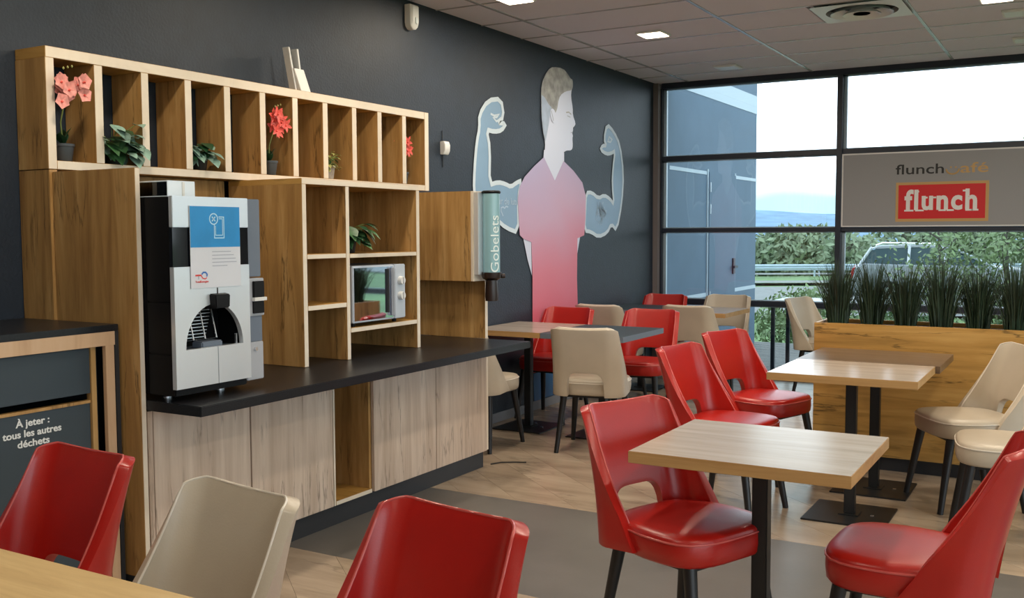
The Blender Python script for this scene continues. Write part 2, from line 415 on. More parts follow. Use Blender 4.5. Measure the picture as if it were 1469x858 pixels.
# window wall at the far end
win = struct(thing('window_1', None, None, (-.2, WY, 0)))
g = G()
g.box(WX+.068, WY-.03, 2.898, RX, WY+.06, 2.965, 'frame'); g.obj('top_rail', win, bevel=.003)
G().box(WX+.068, WY-.03, -.01, RX, WY+.06, .032, 'frame').obj('bottom_rail', win, bevel=.003)
for z0, z1 in ((2.166, 2.214), (1.445, 1.483), (.713, .764)): G().box(WX+.075, WY-.02, z0, RX, WY+.05, z1, 'frame').obj('transom', win, bevel=.003)
MX = [-3.81, -2.067, -.32, 1.42, 3.17]
G().box(WX+.055, WY-.03, 0, WX+.075, WY+.06, 2.9, 'frame').obj('jamb', win, bevel=.002)
for x in MX[1:]: G().box(x, WY-.05, .03, x+.05, WY+.06, 2.9, 'frame').obj('mullion', win, bevel=.003)
zs = [.032, .713, .764, 1.445, 1.483, 2.166, 2.214, 2.898]
for i, x in enumerate(MX):
    xa = x+(.05 if i else .006); xb = MX[i+1] if i+1 < len(MX) else RX
    for k in range(0, 8, 2):
        G().box(xa, WY+.012, zs[k], xb, WY+.016, zs[k+1], 'glass').obj('pane', win)
        G().box(xa, WY+.02, zs[k], xa+.03, WY+.05, zs[k+1], 'bead').obj('glazing_bead', win)
        G().box(xa, WY+.02, zs[k+1]-.012, xb, WY+.05, zs[k+1], 'bead').obj('glazing_bead', win)
        G().box(xa+.03, WY+.02, zs[k], xb, WY+.05, zs[k]+.010, 'bead').obj('glazing_bead', win)
struct(G().box(WX, WY-.09, 0, WX+.055, WY+.06, CZ, 'pillar').obj('trim_1', bevel=.003))

# ================================================================= OUTSIDE
deck = struct(thing('terrace_deck', None, None, (0, 11.3, -.1)))
dm = G().box(-4.2, -.052, -.03, 5.2, .052, 0, 'deck').mesh('deck_board', bevel=.004)
for k in range(27):
    o = D.objects.new('deck_board', dm); COL.objects.link(o); o.parent = deck; o.location = (0, 9.88+.125*k-11.3, .07)
struct(G().box(-4.2, 9.8, -.4, 5.2, 13.2, -.075, 'black').obj('trim_2'))

# outer wing of the building with painted bands and a service door
g = G().box(-4.6, 9.82, -.4, -3.80, 13.0, 4.6, 'wall_out'); wo = struct(g.obj('wall_outer'))
for z0, z1 in ((2.97, 3.20), (2.095, 2.135), (.70, .745)):
    for ya, yb in (((9.86, 13.004),) if z0 > 2.5 else ((9.86, 11.05), (12.08, 13.004))):
        G().box(-3.80, ya, z0, -3.795, yb, z1, 'wall_out_band').obj('wall_band', wo)
dr = struct(thing('door_1', None, None, (-3.80, 11.56, 0)))
G().box(-3.81, 11.07, -.02, -3.775, 12.06, 2.13, 'wall_out').obj('door_leaf', dr, bevel=.004)
G().box(-3.80, 11.04, -.02, -3.785, 11.07, 2.16, 'wall_out_band').obj('door_frame', dr)
G().box(-3.80, 12.06, -.02, -3.785, 12.09, 2.16, 'wall_out_band').obj('door_frame', dr)
G().box(-3.775, 11.93, .93, -3.755, 12.0, 1.12, 'frame').box(-3.755, 11.87, 1.00, -3.72, 12.0, 1.03, 'frame').obj('door_handle', dr, bevel=.003)
for z in (.65, 1.65, 1.9): G().box(-3.775, 11.075, z, -3.76, 11.095, z+.11, 'bead').obj('hinge', dr)

# ground falling away from the terrace; (d, s) = distance along and across the view
CF = Vector((-.5, .866, 0)); CR = Vector((.866, .5, 0))
def gz(d):
    pts = [(0, -.35), (14, -.35), (26, -.42), (40, -.70), (62, -1.3), (70, -1.5), (100, -4), (400, -18), (2200, -25)]
    for (a, b), (c, e_) in zip(pts, pts[1:]):
        if d <= c: return b+(e_-b)*(d-a)/(c-a)
    return -25
def ground(name, d0, d1, mat, s0, s1, nd=12, dz=0):
    g = G(); rows = []
    for i in range(nd+1):
        d = d0+(d1-d0)*i/nd
        rows.append([tuple(CF*d+CR*(s0+(s1-s0)*j/20)+Vector((0, 0, gz(d)+dz))) for j in range(21)])
    b = [p for r in rows for p in r]
    fs = [(i*21+j, i*21+j+1, (i+1)*21+j+1, (i+1)*21+j) for i in range(nd) for j in range(20)]
    g.add(b, fs, mat); return struct(g.obj(name, smooth=60))
ground('ground', -60, 2300, 'lawn', -900, 1100, 60)
ground('car_park', 21, 37, 'asphalt', -30, 60, 4, .03)
ground('road', 42, 46, 'asphalt', -80, 120, 4, .03)
ground('motorway', 63.2, 74, 'asphalt', -100, 150, 4, .03)
# ridge of hills on the horizon
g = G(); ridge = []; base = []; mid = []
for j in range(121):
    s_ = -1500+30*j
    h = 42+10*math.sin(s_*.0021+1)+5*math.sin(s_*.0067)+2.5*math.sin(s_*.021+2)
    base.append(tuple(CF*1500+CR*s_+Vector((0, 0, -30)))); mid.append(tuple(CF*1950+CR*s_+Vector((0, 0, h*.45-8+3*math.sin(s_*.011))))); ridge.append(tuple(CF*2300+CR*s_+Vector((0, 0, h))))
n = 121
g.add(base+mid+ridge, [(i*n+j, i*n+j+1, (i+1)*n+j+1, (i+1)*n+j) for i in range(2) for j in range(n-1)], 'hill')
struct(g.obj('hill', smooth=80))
# two crash barriers
def barrier(d, s0, s1, label):
    z0 = gz(d); t = thing('crash_barrier', label, 'barrier', tuple(CF*d+CR*s0+Vector((0, 0, z0))), group='crash barriers by the motorway')
    prof = [(.0, .36), (.06, .41), (.06, .47), (.01, .52), (.06, .57), (.06, .63), (.0, .68)]
    rings = [[tuple(CF*(d-p)+CR*s_+Vector((0, 0, z0+z))) for p, z in prof+[(q-.012, z) for q, z in prof[::-1]]] for s_ in (s0, s1)]
    G().loft(rings, 'galv').obj('rail', t)
    x_ = s0+1
    pm = None
    while x_ < s1:
        p = CF*(d+.09)+CR*x_
        G().box(p.x-.05, p.y-.04, z0-.3, p.x+.05, p.y+.04, z0+.68, 'galv').obj('post', t)
        x_ += 8
barrier(62.5, -14, 75, 'nearer galvanised crash barrier between the grass strip and the motorway')
barrier(74.5, -18, 95, 'farther galvanised crash barrier across the motorway')

def leafcloud(g, c, r, n, size, mat, zr=None, flat=.35, seed=1):
    rnd = random.Random(seed)
    for _ in range(n):
        u = Vector((rnd.gauss(0, 1), rnd.gauss(0, 1), rnd.gauss(0, 1))).normalized()*(rnd.random()**.4)
        p = Vector((c[0]+u.x*r[0], c[1]+u.y*r[1], c[2]+u.z*r[2]))
        a = Vector((rnd.gauss(0, 1), rnd.gauss(0, 1), rnd.gauss(0, 1))).normalized(); b = a.orthogonal().normalized()
        L = size*rnd.uniform(.6, 1.3)
        g.add([p-a*L, p+b*L*.45, p+a*L, p-b*L*.45], [(0, 1, 2, 3)], mat)
def bush(name, label, cat, c, r, n, size, mat, group=None, seed=1):
    base = (c[0], c[1], c[2]-r[2])
    t = thing(name, label, cat, base, group=group)
    g = G(); leafcloud(g, c, r, n, size, mat, seed=seed); g.obj('foliage', t)['kind'] = 'stuff'
    s_ = G(); rnd = random.Random(seed+50)
    for k in range(7):
        s_.tube([(c[0]+rnd.uniform(-.2, .2)*r[0], c[1]+rnd.uniform(-.2, .2)*r[1], base[2]), (c[0]+rnd.uniform(-.7, .7)*r[0], c[1]+rnd.uniform(-.7, .7)*r[1], c[2]+r[2]*.5)], .012, 'bark', 5, rs=[max(r)*.02, max(r)*.008])
    s_.obj('stem', t)
bush('garden_shrub', 'light green leafy shrub at the end of the terrace, beside the outer wall', 'shrub', (-3.35, 14.0, .15), (.75, .6, .55), 2600, .045, 'treeleaf', seed=3)
bush('garden_shrub', 'low dark green shrub behind the terrace table', 'shrub', (-2.1, 14.0, .05), (.8, .6, .45), 2400, .045, 'bush', seed=4)
bush('garden_shrub', 'leafy shrub outside, right behind the planter grasses', 'shrub', (-.2, 14.6, .1), (1.3, .6, .55), 2600, .05, 'bush', seed=5)
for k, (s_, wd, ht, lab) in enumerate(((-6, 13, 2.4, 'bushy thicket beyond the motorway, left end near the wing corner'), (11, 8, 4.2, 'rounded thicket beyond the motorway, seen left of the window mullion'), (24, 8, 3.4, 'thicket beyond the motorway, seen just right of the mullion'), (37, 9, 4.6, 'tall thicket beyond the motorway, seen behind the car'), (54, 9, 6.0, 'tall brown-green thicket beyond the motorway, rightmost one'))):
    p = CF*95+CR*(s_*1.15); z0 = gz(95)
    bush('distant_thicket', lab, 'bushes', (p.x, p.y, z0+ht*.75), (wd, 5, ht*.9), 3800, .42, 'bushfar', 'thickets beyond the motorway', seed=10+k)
# young trees just outside
def tree(label, x, y, h, seed, spread=.9, nl=700):
    rnd = random.Random(seed); t = thing('young_tree', label, 'tree', (x, y, -.35), group='young trees outside the window')
    g = G(); L = G()
    top = Vector((x+rnd.uniform(-.1, .1), y, h))
    g.tube([(x, y, -.35), (x+.03, y, h*.35), (x-.02, y, h*.7), top], .03, 'bark', 6, rs=[.035, .028, .018, .006])
    for k in range(12):
        z = -.1+(h*.95)*(k+1)/13; p = Vector((x+.01, y, z)); a = rnd.uniform(0, 2*PI); l_ = spread*(1-.45*k/12)*rnd.uniform(.7, 1.1)
        e1 = p+Vector((math.cos(a)*l_*.5, math.sin(a)*l_*.5, l_*.35)); e2 = p+Vector((math.cos(a)*l_*.9, math.sin(a)*l_*.9, l_*.9))
        g.tube([p, e1, e2], .008, 'bark', 4, rs=[.016, .011, .004])
        for q in range(nl//12):
            f = rnd.uniform(.25, 1.1); c = p.lerp(e2, f)+Vector((rnd.gauss(0, .13), rnd.gauss(0, .13), rnd.gauss(0, .13)))
            a_ = Vector((rnd.gauss(0, 1), rnd.gauss(0, 1), rnd.gauss(0, 1))).normalized(); b_ = a_.orthogonal().normalized(); s_ = rnd.uniform(.026, .05)
            L.add([c-a_*s_, c+b_*s_*.5, c+a_*s_, c-b_*s_*.5], [(0, 1, 2, 3)], 'treeleaf')
    g.obj('trunk', t); L.obj('foliage', t)['kind'] = 'stuff'
tree('slim young tree outside, standing left of the others behind the planter', -1.75, 14.8, 1.75, 21, .8, 1100)
tree('forked young tree outside, in the middle behind the planter grasses', -.95, 14.8, 2.3, 22, 1.0, 2200)
tree('bushy young tree outside, rightmost behind the planter grasses', -.15, 15.0, 2.2, 23, 1.15, 3000)

# parked car, side on, nose to the right
def car():
    L0 = Vector((-4.95, 25.0, 0)); ex = Vector((.985, .17, 0)).normalized(); ey = Vector((-ex.y, ex.x, 0)); z0 = gz(25.5)+.03
    t = thing('parked_car', 'silver estate car with roof rails parked outside behind the young trees', 'car', tuple(L0+ex*2.1+Vector((0, 0, z0))))
    P = lambda x, y, z: tuple(L0+ex*x+ey*y+Vector((0, 0, z0+z)))
    side = [(.05, .35), (.0, .62), (.08, .98), (.30, 1.08), (.9, 1.06), (3.05, 1.03), (3.75, .95), (4.12, .80), (4.22, .55), (4.15, .30), (3.7, .24), (.6, .24)]
    def arch(cx): return [(cx+.36*math.cos(a), .33+.36*math.sin(a)) for a in [PI*k/8 for k in range(9)]]
    body = side[:10]+[(3.76, .24)]+[p for p in arch(3.38)]+[(3.0, .24), (1.2, .24)]+[p for p in arch(.82)]+[(.42, .24)]
    g = G(); n = len(body)
    rings = []
    for y, k in ((-.9, .94), (-.86, 1), (.86, 1), (.9, .94)):
        rings.append([P(2.1+(x-2.1)*(1 if k == 1 else .985), y, z if k == 1 else .3+(z-.3)*.97) for x, z in body])
    g.loft(rings, 'carpaint'); g.obj('body', t, smooth=40, tri=True)
    gh = [(.18, 1.04), (.42, 1.36), (.62, 1.44), (1.5, 1.48), (2.2, 1.43), (3.0, 1.02)]
    G().loft([[P(x, y*(1-.18*(z-1.02)/.46), z) for x, z in gh] for y in (-.82, .82)], 'carglass').obj('cabin_glass', t, tri=True)
    G().loft([[P(x, y, z) for x, z in ((.45, 1.42), (.62, 1.475), (1.5, 1.51), (2.2, 1.46), (2.15, 1.42), (1.5, 1.455), (.65, 1.42))] for y in (-.70, .70)], 'carpaint').obj('roof', t, tri=True)
    for y in (-.84, .84):
        s_ = -1 if y < 0 else 1
        for a, b in (((.2, 1.04), (.45, 1.43)), ((1.25, 1.03), (1.28, 1.48)), ((2.05, 1.03), (2.0, 1.45)), ((3.02, 1.02), (2.18, 1.45))):
            G().tube([P(a[0], y, a[1]), P(b[0], y*(.86), b[1])], .035, 'carpaint', 6).obj('pillar', t)
        G().tube([P(.55, s_*.66, 1.48), P(.7, s_*.66, 1.54), P(2.0, s_*.66, 1.52), P(2.15, s_*.66, 1.46)], .02, 'steel2', 6).obj('roof_rail', t)
    for x in (.82, 3.38):
        for y in (-.80, .80):
            wq = G().cyl(P(x, y-.1, .33), P(x, y+.1, .33), .33, .33, 'tyre', 20); wo_ = wq.obj('wheel', t, smooth=40)
            G().cyl(P(x, y-.11, .33), P(x, y+.11, .33), .20, .20, 'steel2', 14).obj('rim', wo_, smooth=40)
    for y in (-.72, .72):
        g = G(); g.loft([[P(x, yy, z) for x, z in ((-.02, .72), (.3, .86), (.25, 1.0), (.05, .98))] for yy in (y-.16, y+.185)], 'carred'); g.obj('tail_lamp', t)
        g = G(); g.loft([[P(x, yy, z) for x, z in ((4.2, .62), (4.21, .74), (3.95, .86), (3.9, .76))] for yy in (y-.14, y+.17)], 'lampoff'); g.obj('headlamp', t)
car()
# terrace table
t = thing('terrace_table', 'white-topped table with dark blue legs on the terrace beyond the glass', 'table', (-2.35, 10.6, 0))
G().box(-2.86, 10.28, .70, -2.15, 10.98, .725, 'white').obj('tabletop', t, bevel=.004)
G().box(-2.83, 10.31, .665, -2.18, 10.95, .70, 'frame').obj('apron', t)
for x in (-2.84, -2.22):
    for y in (10.30, 10.90): G().box(x, y, -.03, x+.038, y+.038, .70, 'frame').obj('leg', t, bevel=.004)

# ================================================================= SERVICE WALL
# tall side panel
t = thing('tall_side_panel', 'full-height oak panel closing the left end of the drinks counter', 'cabinet panel', (-3.53, 2.62, 0))
G().box(-3.675, 2.612, .09, -3.18, 2.636, 1.704, 'oak', xp='band').obj('front_board', t, bevel=.0015)
G().box(WX+.003, 2.600, .0, -3.678, 2.638, 1.713, 'oak', xp='oak').obj('rear_board', t, bevel=.0015)
G().box(-3.66, 2.614, 0, -3.22, 2.636, .09, 'blackpl').obj('plinth', t)

# pigeonhole shelf unit
XS = -3.68
t = thing('pigeonhole_shelf', 'long oak wall unit with eleven tall pigeonholes above the drinks counter', 'shelf', (-3.78, 3.95, 1.715))
ZB0, ZB1, ZT0, ZT1 = 1.716, 1.752, 2.168, 2.213
dv = [(2.600, 2.640), (2.829, 2.871), (3.072, 3.113), (3.320, 3.361), (3.565, 3.607), (3.808, 3.850), (4.050, 4.092), (4.292, 4.334), (4.545, 4.586), (4.782, 4.823), (5.029, 5.070), (5.268, 5.313)]
G().box(WX+.003, 2.602, ZT0, XS, 5.268, ZT1, 'oak_h', xp='band').obj('top_board', t, bevel=.0015)
G().box(WX+.003, 2.640, ZB0, XS, 5.268, ZB1, 'oak_h', xp='band').obj('bottom_board', t, bevel=.0015)
for i, (a, b) in enumerate(dv):
    z0, z1 = (ZB1, ZT0) if 0 < i < 11 else (ZB0, ZT1 if i else ZT0)
    G().box(WX+.003, a, z0, XS, b, z1, 'oak', xp='band').obj('side_board' if i in (0, 11) else 'divider', t, bevel=.0015)

# open shelf unit standing on the counter
XC = -3.28; CT = .797; XB = -3.765
t = thing('open_shelf_unit', 'oak shelf unit standing on the counter around the microwave', 'shelf', (-3.53, 4.15, CT))
UT = 1.714
for a, b, nm in ((3.664, 3.694, 'side_board'), (3.989, 4.017, 'divider'), (4.605, 4.636, 'side_board')):
    G().box(XB, a, CT+.001, XC, b, UT-.028, 'oak', xp='band').obj(nm, t, bevel=.0012)
G().box(XB, 3.664, UT-.028, XC, 4.636, UT, 'oak_h', xp='band').obj('top_board', t, bevel=.0012)
for y0, y1, z0, z1 in ((3.694, 3.989, 1.323, 1.346), (3.694, 3.989, 1.071, 1.095), (4.017, 4.605, 1.321, 1.343), (4.017, 4.605, .936, .960)):
    G().box(XB, y0+.001, z0, XC, y1-.001, z1, 'oak_h', xp='band').obj('shelf_board', t, bevel=.0012)
G().box(XB-.018, 3.694, CT+.002, XB, 4.605, UT-.03, 'oak').obj('back_board', t)

# back cladding behind machine and right hand panels
t = thing('oak_back_panel', 'oak cladding board on the wall behind the coffee machine', 'panel', (-3.8, 3.15, CT))
G().box(WX+.003, 2.639, CT+.001, -3.79, 3.66, 1.713, 'oak').obj('board', t)
t = thing('oak_end_panel', 'oak end panel standing on the right end of the counter below the cup dispenser', 'panel', (-3.5, 5.22, CT))
G().box(WX+.003, 5.209, .10, -3.20, 5.241, .756, 'oak', xp='band').obj('lower_board', t, bevel=.0012)
G().box(WX+.003, 5.209, CT+.001, -3.20, 5.241, 1.152, 'oak', xp='band').obj('upper_board', t, bevel=.0012)
t = thing('oak_wall_box', 'closed oak box carrying the cup dispenser at the right of the shelves', 'cabinet', (-3.5, 5.16, 1.155))
G().box(WX+.003, 5.077, 1.155, -3.218, 5.241, 1.697, 'oak').obj('body', t, bevel=.0012)
G().box(-3.217, 5.077, 1.155, -3.20, 5.241, 1.697, 'band').obj('front_panel', t, bevel=.0012)

# counter top
t = G().box(WX+.003, 2.637, .757, -2.88, 5.208, CT, 'counter')
o = t.obj('counter_top', bevel=.003); tag(o, 'deep black counter top running under the coffee machine and shelf unit', 'countertop')

# base cabinet with doors
t = thing('base_cabinet', 'long base cabinet with washed-oak doors and one open bay under the counter', 'cabinet', (-3.5, 3.9, 0))
G().box(-3.80, 2.66, 0, -3.205, 5.185, .10, 'blackpl').obj('plinth', t, bevel=.001)
bz0, bz1, XD = .105, .756, -3.18
for a, b in ((2.6385, 2.656), (3.168, 3.184), (3.748, 3.766), (4.05, 4.068), (5.19, 5.207)):
    G().box(-3.78, a, bz0, XD-.020, b, bz1, 'oak').obj('side_board', t)
G().box(-3.78, 2.656, bz0, XD-.021, 3.748, bz0+.018, 'oak_h').obj('bottom_board', t)
G().box(-3.78, 4.068, bz0, XD-.021, 5.19, bz0+.018, 'oak_h').obj('bottom_board', t)
G().box(-3.78, 3.7665, bz0+.0, XD-.002, 4.0495, bz0+.02, 'oak_h', xp='band').obj('bay_shelf', t)
G().box(-3.80, 2.656, bz0, -3.782, 5.19, bz1, 'oak').obj('back_board', t)
for a, b in ((2.668, 3.190), (3.198, 3.744), (4.091-.022, 4.638), (4.644, 5.188)):
    G().box(XD-.019, a, bz0, XD, b, bz1-.004, 'pale').obj('door', t, bevel=.0012)
G().box(XD-.019, 2.640, bz0, XD, 2.664, bz1-.004, 'pale').obj('filler_strip', t, bevel=.001)
G().box(XD-.03, 3.75, bz0, XD-.001, 3.762, bz1-.004, 'band').obj('bay_edge', t)
for a, b in ((3.190, 3.198), (4.638, 4.644)):
    G().box(XD-.02, a, bz0, XD-.012, b, bz1-.004, 'black').obj('door_gap', t)
# cable tail on the floor
g = G().tube([(-3.19, 5.25, .006), (-3.16, 5.32, .006), (-3.10, 5.36, .006), (-3.02, 5.40, .006)], .004, 'ink', 5)
tag(g.obj('floor_cable'), 'short black cable lying on the floor at the right end of the base cabinet', 'cable')

# ------------------------------------------------ coffee machine
XM = -3.0; my0, my1 = 2.632, 3.024
t = thing('coffee_machine', 'brushed-steel coffee vending machine with black sides on the left of the counter', 'coffee machine', (-3.25, 2.85, CT))
g = G().box(-3.55, 2.645, .822, -3.17, my1+.10, 1.59, 'black').box(-3.17, 2.645, 1.186, -3.024, my1, 1.59, 'black').box(-3.17, 2.645, .822, -3.024, my1, .984, 'black')
g.box(-3.17, 2.645, .984, -3.024, 2.674, 1.186, 'black').box(-3.17, 2.992, .984, -3.024, my1, 1.186, 'black'); g.obj('body', t, bevel=.004)
fcY, fcZ = 2.832, 1.0    # cup bay arch
def archpts(n=20, ry=.150, rz=.172): return [(fcY+ry*math.cos(PI*k/n), fcZ+rz*math.sin(PI*k/n)) for k in range(n+1)]
# steel front with an arched opening: strips around the arch
g = G(); F = XM
def plate(g, pts, mat, x0=XM-.022, x1=XM): g.poly([(x0, y, z) for y, z in pts], (1, 0, 0), x1-x0, mat)
ap = archpts()
for k in range(len(ap)-1):                       # between arch and the line above
    (ya, za), (yb, zb) = ap[k], ap[k+1]
    plate(g, [(ya, za), (ya, 1.21), (yb, 1.21), (yb, zb)], 'steel')
plate(g, [(my0, 1.0), (ap[-1][0], 1.0), (ap[-1][0], 1.21), (my0, 1.21)], 'steel')
plate(g, [(ap[0][0], 1.0), (my1, 1.0), (my1, 1.21), (ap[0][0], 1.21)], 'steel')
plate(g, [(my0, .994-.142), (2.843, .994-.142), (2.843, 1.0), (my0, 1.0)], 'steel')
plate(g, [(2.847, .994-.142), (my1, .994-.142), (my1, 1.0), (2.847, 1.0)], 'steel')
plate(g, [(my0, 1.21), (my1, 1.21), (my1, 1.322), (my0, 1.322)], 'steel')
g.obj('lower_front', t)
g = G(); plate(g, [(my0, 1.474), (my1, 1.474), (my1, 1.593), (my0, 1.593)], 'steel'); g.obj('upper_front', t, bevel=.002)
g = G(); plate(g, [(my0, 1.323), (my1, 1.323), (my1, 1.473), (my0, 1.473)], 'gloss', XM-.022, XM-.004); g.obj('display_window', t)
# cup bay
g = G(); g.box(XM-.16, 2.675, .985, XM-.15, 2.99, 1.175, 'black'); g.box(XM-.16, 2.675, .985, XM-.022, 2.99, .993, 'greybl'); g.obj('cup_bay', t)
g = G()
for k in range(9): g.tube([(XM-.12+.004*k, 2.70, 1.03+.014*k), (XM-.12+.004*k, 2.89, 1.03+.014*k)], .0025, 'steel2', 5)
for y in (2.70, 2.765, 2.825, 2.885): g.tube([(XM-.11, y, 1.02), (XM-.05, y, 1.03), (XM-.08, y, 1.15)], .003, 'steel2', 5)
g.obj('cup_grille', t)
g = G().loft([[(XM-.02, y, z) for y, z in ((2.808, 1.15), (2.89, 1.15), (2.895, 1.215), (2.803, 1.215))], [(XM+.03, y, z) for y, z in ((2.812, 1.155), (2.886, 1.155), (2.889, 1.208), (2.809, 1.208))]], 'black')
sp_ = g.obj('spout', t, bevel=.004)
G().box(XM+.0, 2.846, 1.2, XM+.003, 2.849, 1.235, 'ink').obj('seam', t)
G().box(XM-.09, 2.79, .993, XM-.03, 2.90, 1.02, 'greybl').obj('drip_block', t, bevel=.005)
G().box(XM-.03, 2.965, .995, XM-.022, 2.97, 1.04, 'steel2').obj('guide_rod', t)
# payment column
g = G().box(-3.35, my1+.002, 1.268, -3.03, my1+.098, 1.592, 'greybl'); g.obj('side_column', t, bevel=.003)
G().box(-3.35, my1+.002, .995, -3.03, my1+.10, 1.103, 'greybl').obj('side_panel', t, bevel=.002)
G().box(-3.35, my1+.002, .835, -3.025, my1+.10, .994, 'lgrey').obj('cash_box_door', t, bevel=.003)
pm_ = G().box(-3.35, my1+.002, 1.104, -3.02, my1+.105, 1.262, 'lgrey').obj('payment_unit', t, bevel=.003)
G().box(-3.02, my1+.035, 1.18, -3.008, my1+.095, 1.25, 'black').obj('card_reader', pm_, bevel=.002)
G().box(-3.02, my1+.035, 1.115, -3.012, my1+.095, 1.165, 'black').obj('coin_slot', pm_)
G().box(-3.02, my1+.03, 1.168, -3.0, my1+.1, 1.182, 'white').obj('button', pm_)
G().cyl((-3.025, my1+.05, .965), (-3.015, my1+.05, .965), .008, .008, 'steel2').obj('lock', t)
G().cyl((-3.20, 2.644, 1.185), (-3.20, 2.63, 1.185), .011, .011, 'steel2').obj('side_lock', t)
for x, y in ((-3.17, 2.73), (-3.14, 2.98), (-3.5, 2.72), (-3.5, 3.06)):
    G().lathe((x, y, CT), [(.020, 0), (.020, .006), (.008, .008), (.008, .016), (.013, .017), (.013, .026)], 'steel2', 12).obj('foot', t, smooth=40)
# notice taped on the machine
t = thing('notice_sheet', 'blue and white notice with a crossed-out phone taped on the coffee machine', 'poster', (XM+.003, 2.842, 1.236))
def sheet(g, y0, y1, z0, z1, mat, x=XM+.003, th=.001): g.box(x, y0, z0, x+th, y1, z1, mat)
g = G(); sheet(g, 2.711, 2.972, 1.237, 1.557, 'paper'); g.obj('paper', t)
g = G(); sheet(g, 2.712, 2.971, 1.396, 1.556, 'cyan', XM+.0042, .0005); g.obj('blue_field', t)
g = G(); X1 = XM+.0052
def ribbon(g, pts, w_, x, mat, closed=False):
    P_ = [Vector(p) for p in pts]; P_ = [p for i, p in enumerate(P_) if i == 0 or (p-P_[i-1]).length > 1e-5]; n = len(P_); vs = []
    for i in range(n):
        a = P_[i-1] if (i or closed) else None; b = P_[(i+1) % n] if (i < n-1 or closed) else None
        d1 = (P_[i]-a).normalized() if a is not None else None; d2 = (b-P_[i]).normalized() if b is not None else None
        if d1 is None: d1 = d2
        if d2 is None: d2 = d1
        n1 = Vector((-d1.y, d1.x)); n2 = Vector((-d2.y, d2.x)); m_ = n1+n2
        if m_.length < .3: m_ = n1
        m_.normalize(); k = w_/2/max(.55, m_.dot(n1))
        for s_ in (-1, 1): q = P_[i]+m_*k*s_; vs.append((x, q.x, q.y))
    fs = [(2*i, 2*i+1, (2*i+3) % (2*n), (2*i+2) % (2*n)) for i in range(n if closed else n-1)]
    g.add(vs, fs, mat)
ribbon(g, [(2.835, 1.485), (2.835, 1.432), (2.885, 1.432), (2.885, 1.515), (2.858, 1.515)], .004, X1, 'cyanline')
ribbon(g, [(2.841, 1.480), (2.841, 1.443), (2.878, 1.443), (2.878, 1.508), (2.86, 1.508)], .003, X1, 'cyanline')
ribbon(g, [(2.832+.021*math.cos(a), 1.507+.021*math.sin(a)) for a in [2*PI*k/20 for k in range(20)]], .0045, X1, 'cyanline', True)
ribbon(g, [(2.823, 1.498), (2.841, 1.516)], .005, X1, 'cyanline'); ribbon(g, [(2.823, 1.516), (2.841, 1.498)], .005, X1, 'cyanline')
g.obj('phone_symbol', t)
g = G()
for k, (a, b) in enumerate(((2.82, 2.92), (2.82, 2.935), (2.82, 2.945), (2.82, 2.95), (2.82, 2.90))):
    ribbon(g, [(a, 1.378-.014*k), (b, 1.378-.014*k)], .0028, X1, 'texgrey')
g.obj('small_print', t)
g = G(); ribbon(g, [(2.732, 1.287), (2.762, 1.287)], .006, X1, 'orange'); ribbon(g, [(2.748, 1.287), (2.748, 1.272)], .004, X1, 'texgrey')
ribbon(g, [(2.762, 1.286), (2.768, 1.276), (2.782, 1.272), (2.79, 1.277)], .004, X1, 'orange')
ribbon(g, [(2.764, 1.29), (2.772, 1.298), (2.784, 1.298), (2.792, 1.29), (2.79, 1.281)], .006, X1, 'bluel'); g.obj('logo', t)
text('lettering', 'TotalEnergies', .012, (X1, 2.765, 1.262), FRX, 'orange', t, width=.066)
# clear box on top of the machine
t = thing('clear_plastic_box', 'clear plastic box lying on top of the coffee machine', 'box', (-3.2, 2.75, 1.592))
g = G(); x0, x1, y0, y1, z0, z1 = -3.30, -3.06, 2.665, 2.80, 1.592, 1.650
g.box(x0, y0, z0, x1, y1, z0+.003, 'clear'); g.box(x1-.003, y0, z0+.003, x1, y1, z1, 'clear'); g.box(x0, y0, z0+.003, x1-.003, y0+.003, z1, 'clearbox'); g.box(x0, y1-.003, z0+.003, x1-.003, y1, z1, 'clearbox'); g.obj('tray', t, bevel=.0008)
G().box(x0, y0, z1, x1, y1, z1+.004, 'clear').obj('lid', t, bevel=.001)
G().box(x1, 2.735, z0+.002, x1+.004, 2.745, z1, 'white').obj('rib', t)

# ------------------------------------------------ microwave
t = thing('microwave', 'silver microwave oven with mirrored door in the open shelf unit', 'microwave', (-3.45, 4.25, .96))
mx = -3.275
G().box(-3.62, 4.030, .982, mx-.025, 4.488, 1.278, 'lgrey').obj('body', t, bevel=.004)
dr_ = G().box(mx-.024, 4.030, .982, mx, 4.385, 1.278, 'silver').obj('door', t, bevel=.004)
G().box(mx, 4.040, .992, mx+.0015, 4.372, 1.268, 'mirror').obj('door_glass', dr_)
G().box(mx+.0015, 4.315, 1.02, mx+.012, 4.328, 1.255, 'ink').obj('door_shadow_strip', dr_)  # solid black strip put in for the shadow beside the handle
G().box(mx+.002, 4.352, 1.00, mx+.03, 4.374, 1.262, 'silver').obj('handle', dr_, bevel=.004)
cp = G().box(mx-.024, 4.388, .982, mx, 4.488, 1.278, 'silver').obj('control_panel', t, bevel=.004)
for z in (1.188, 1.105):
    kb = G().cyl((mx, 4.44, z), (mx+.022, 4.44, z), .024, .021, 'white', 20).obj('knob', cp, smooth=35)
    G().box(mx+.022, 4.437, z-.018, mx+.026, 4.443, z+.018, 'lgrey').obj('knob_grip', cp)
for x in (-3.32, -3.58):
    for y in (4.08, 4.44): G().cyl((x, y, .960), (x, y, .984), .012, .014, 'black').obj('foot', t)

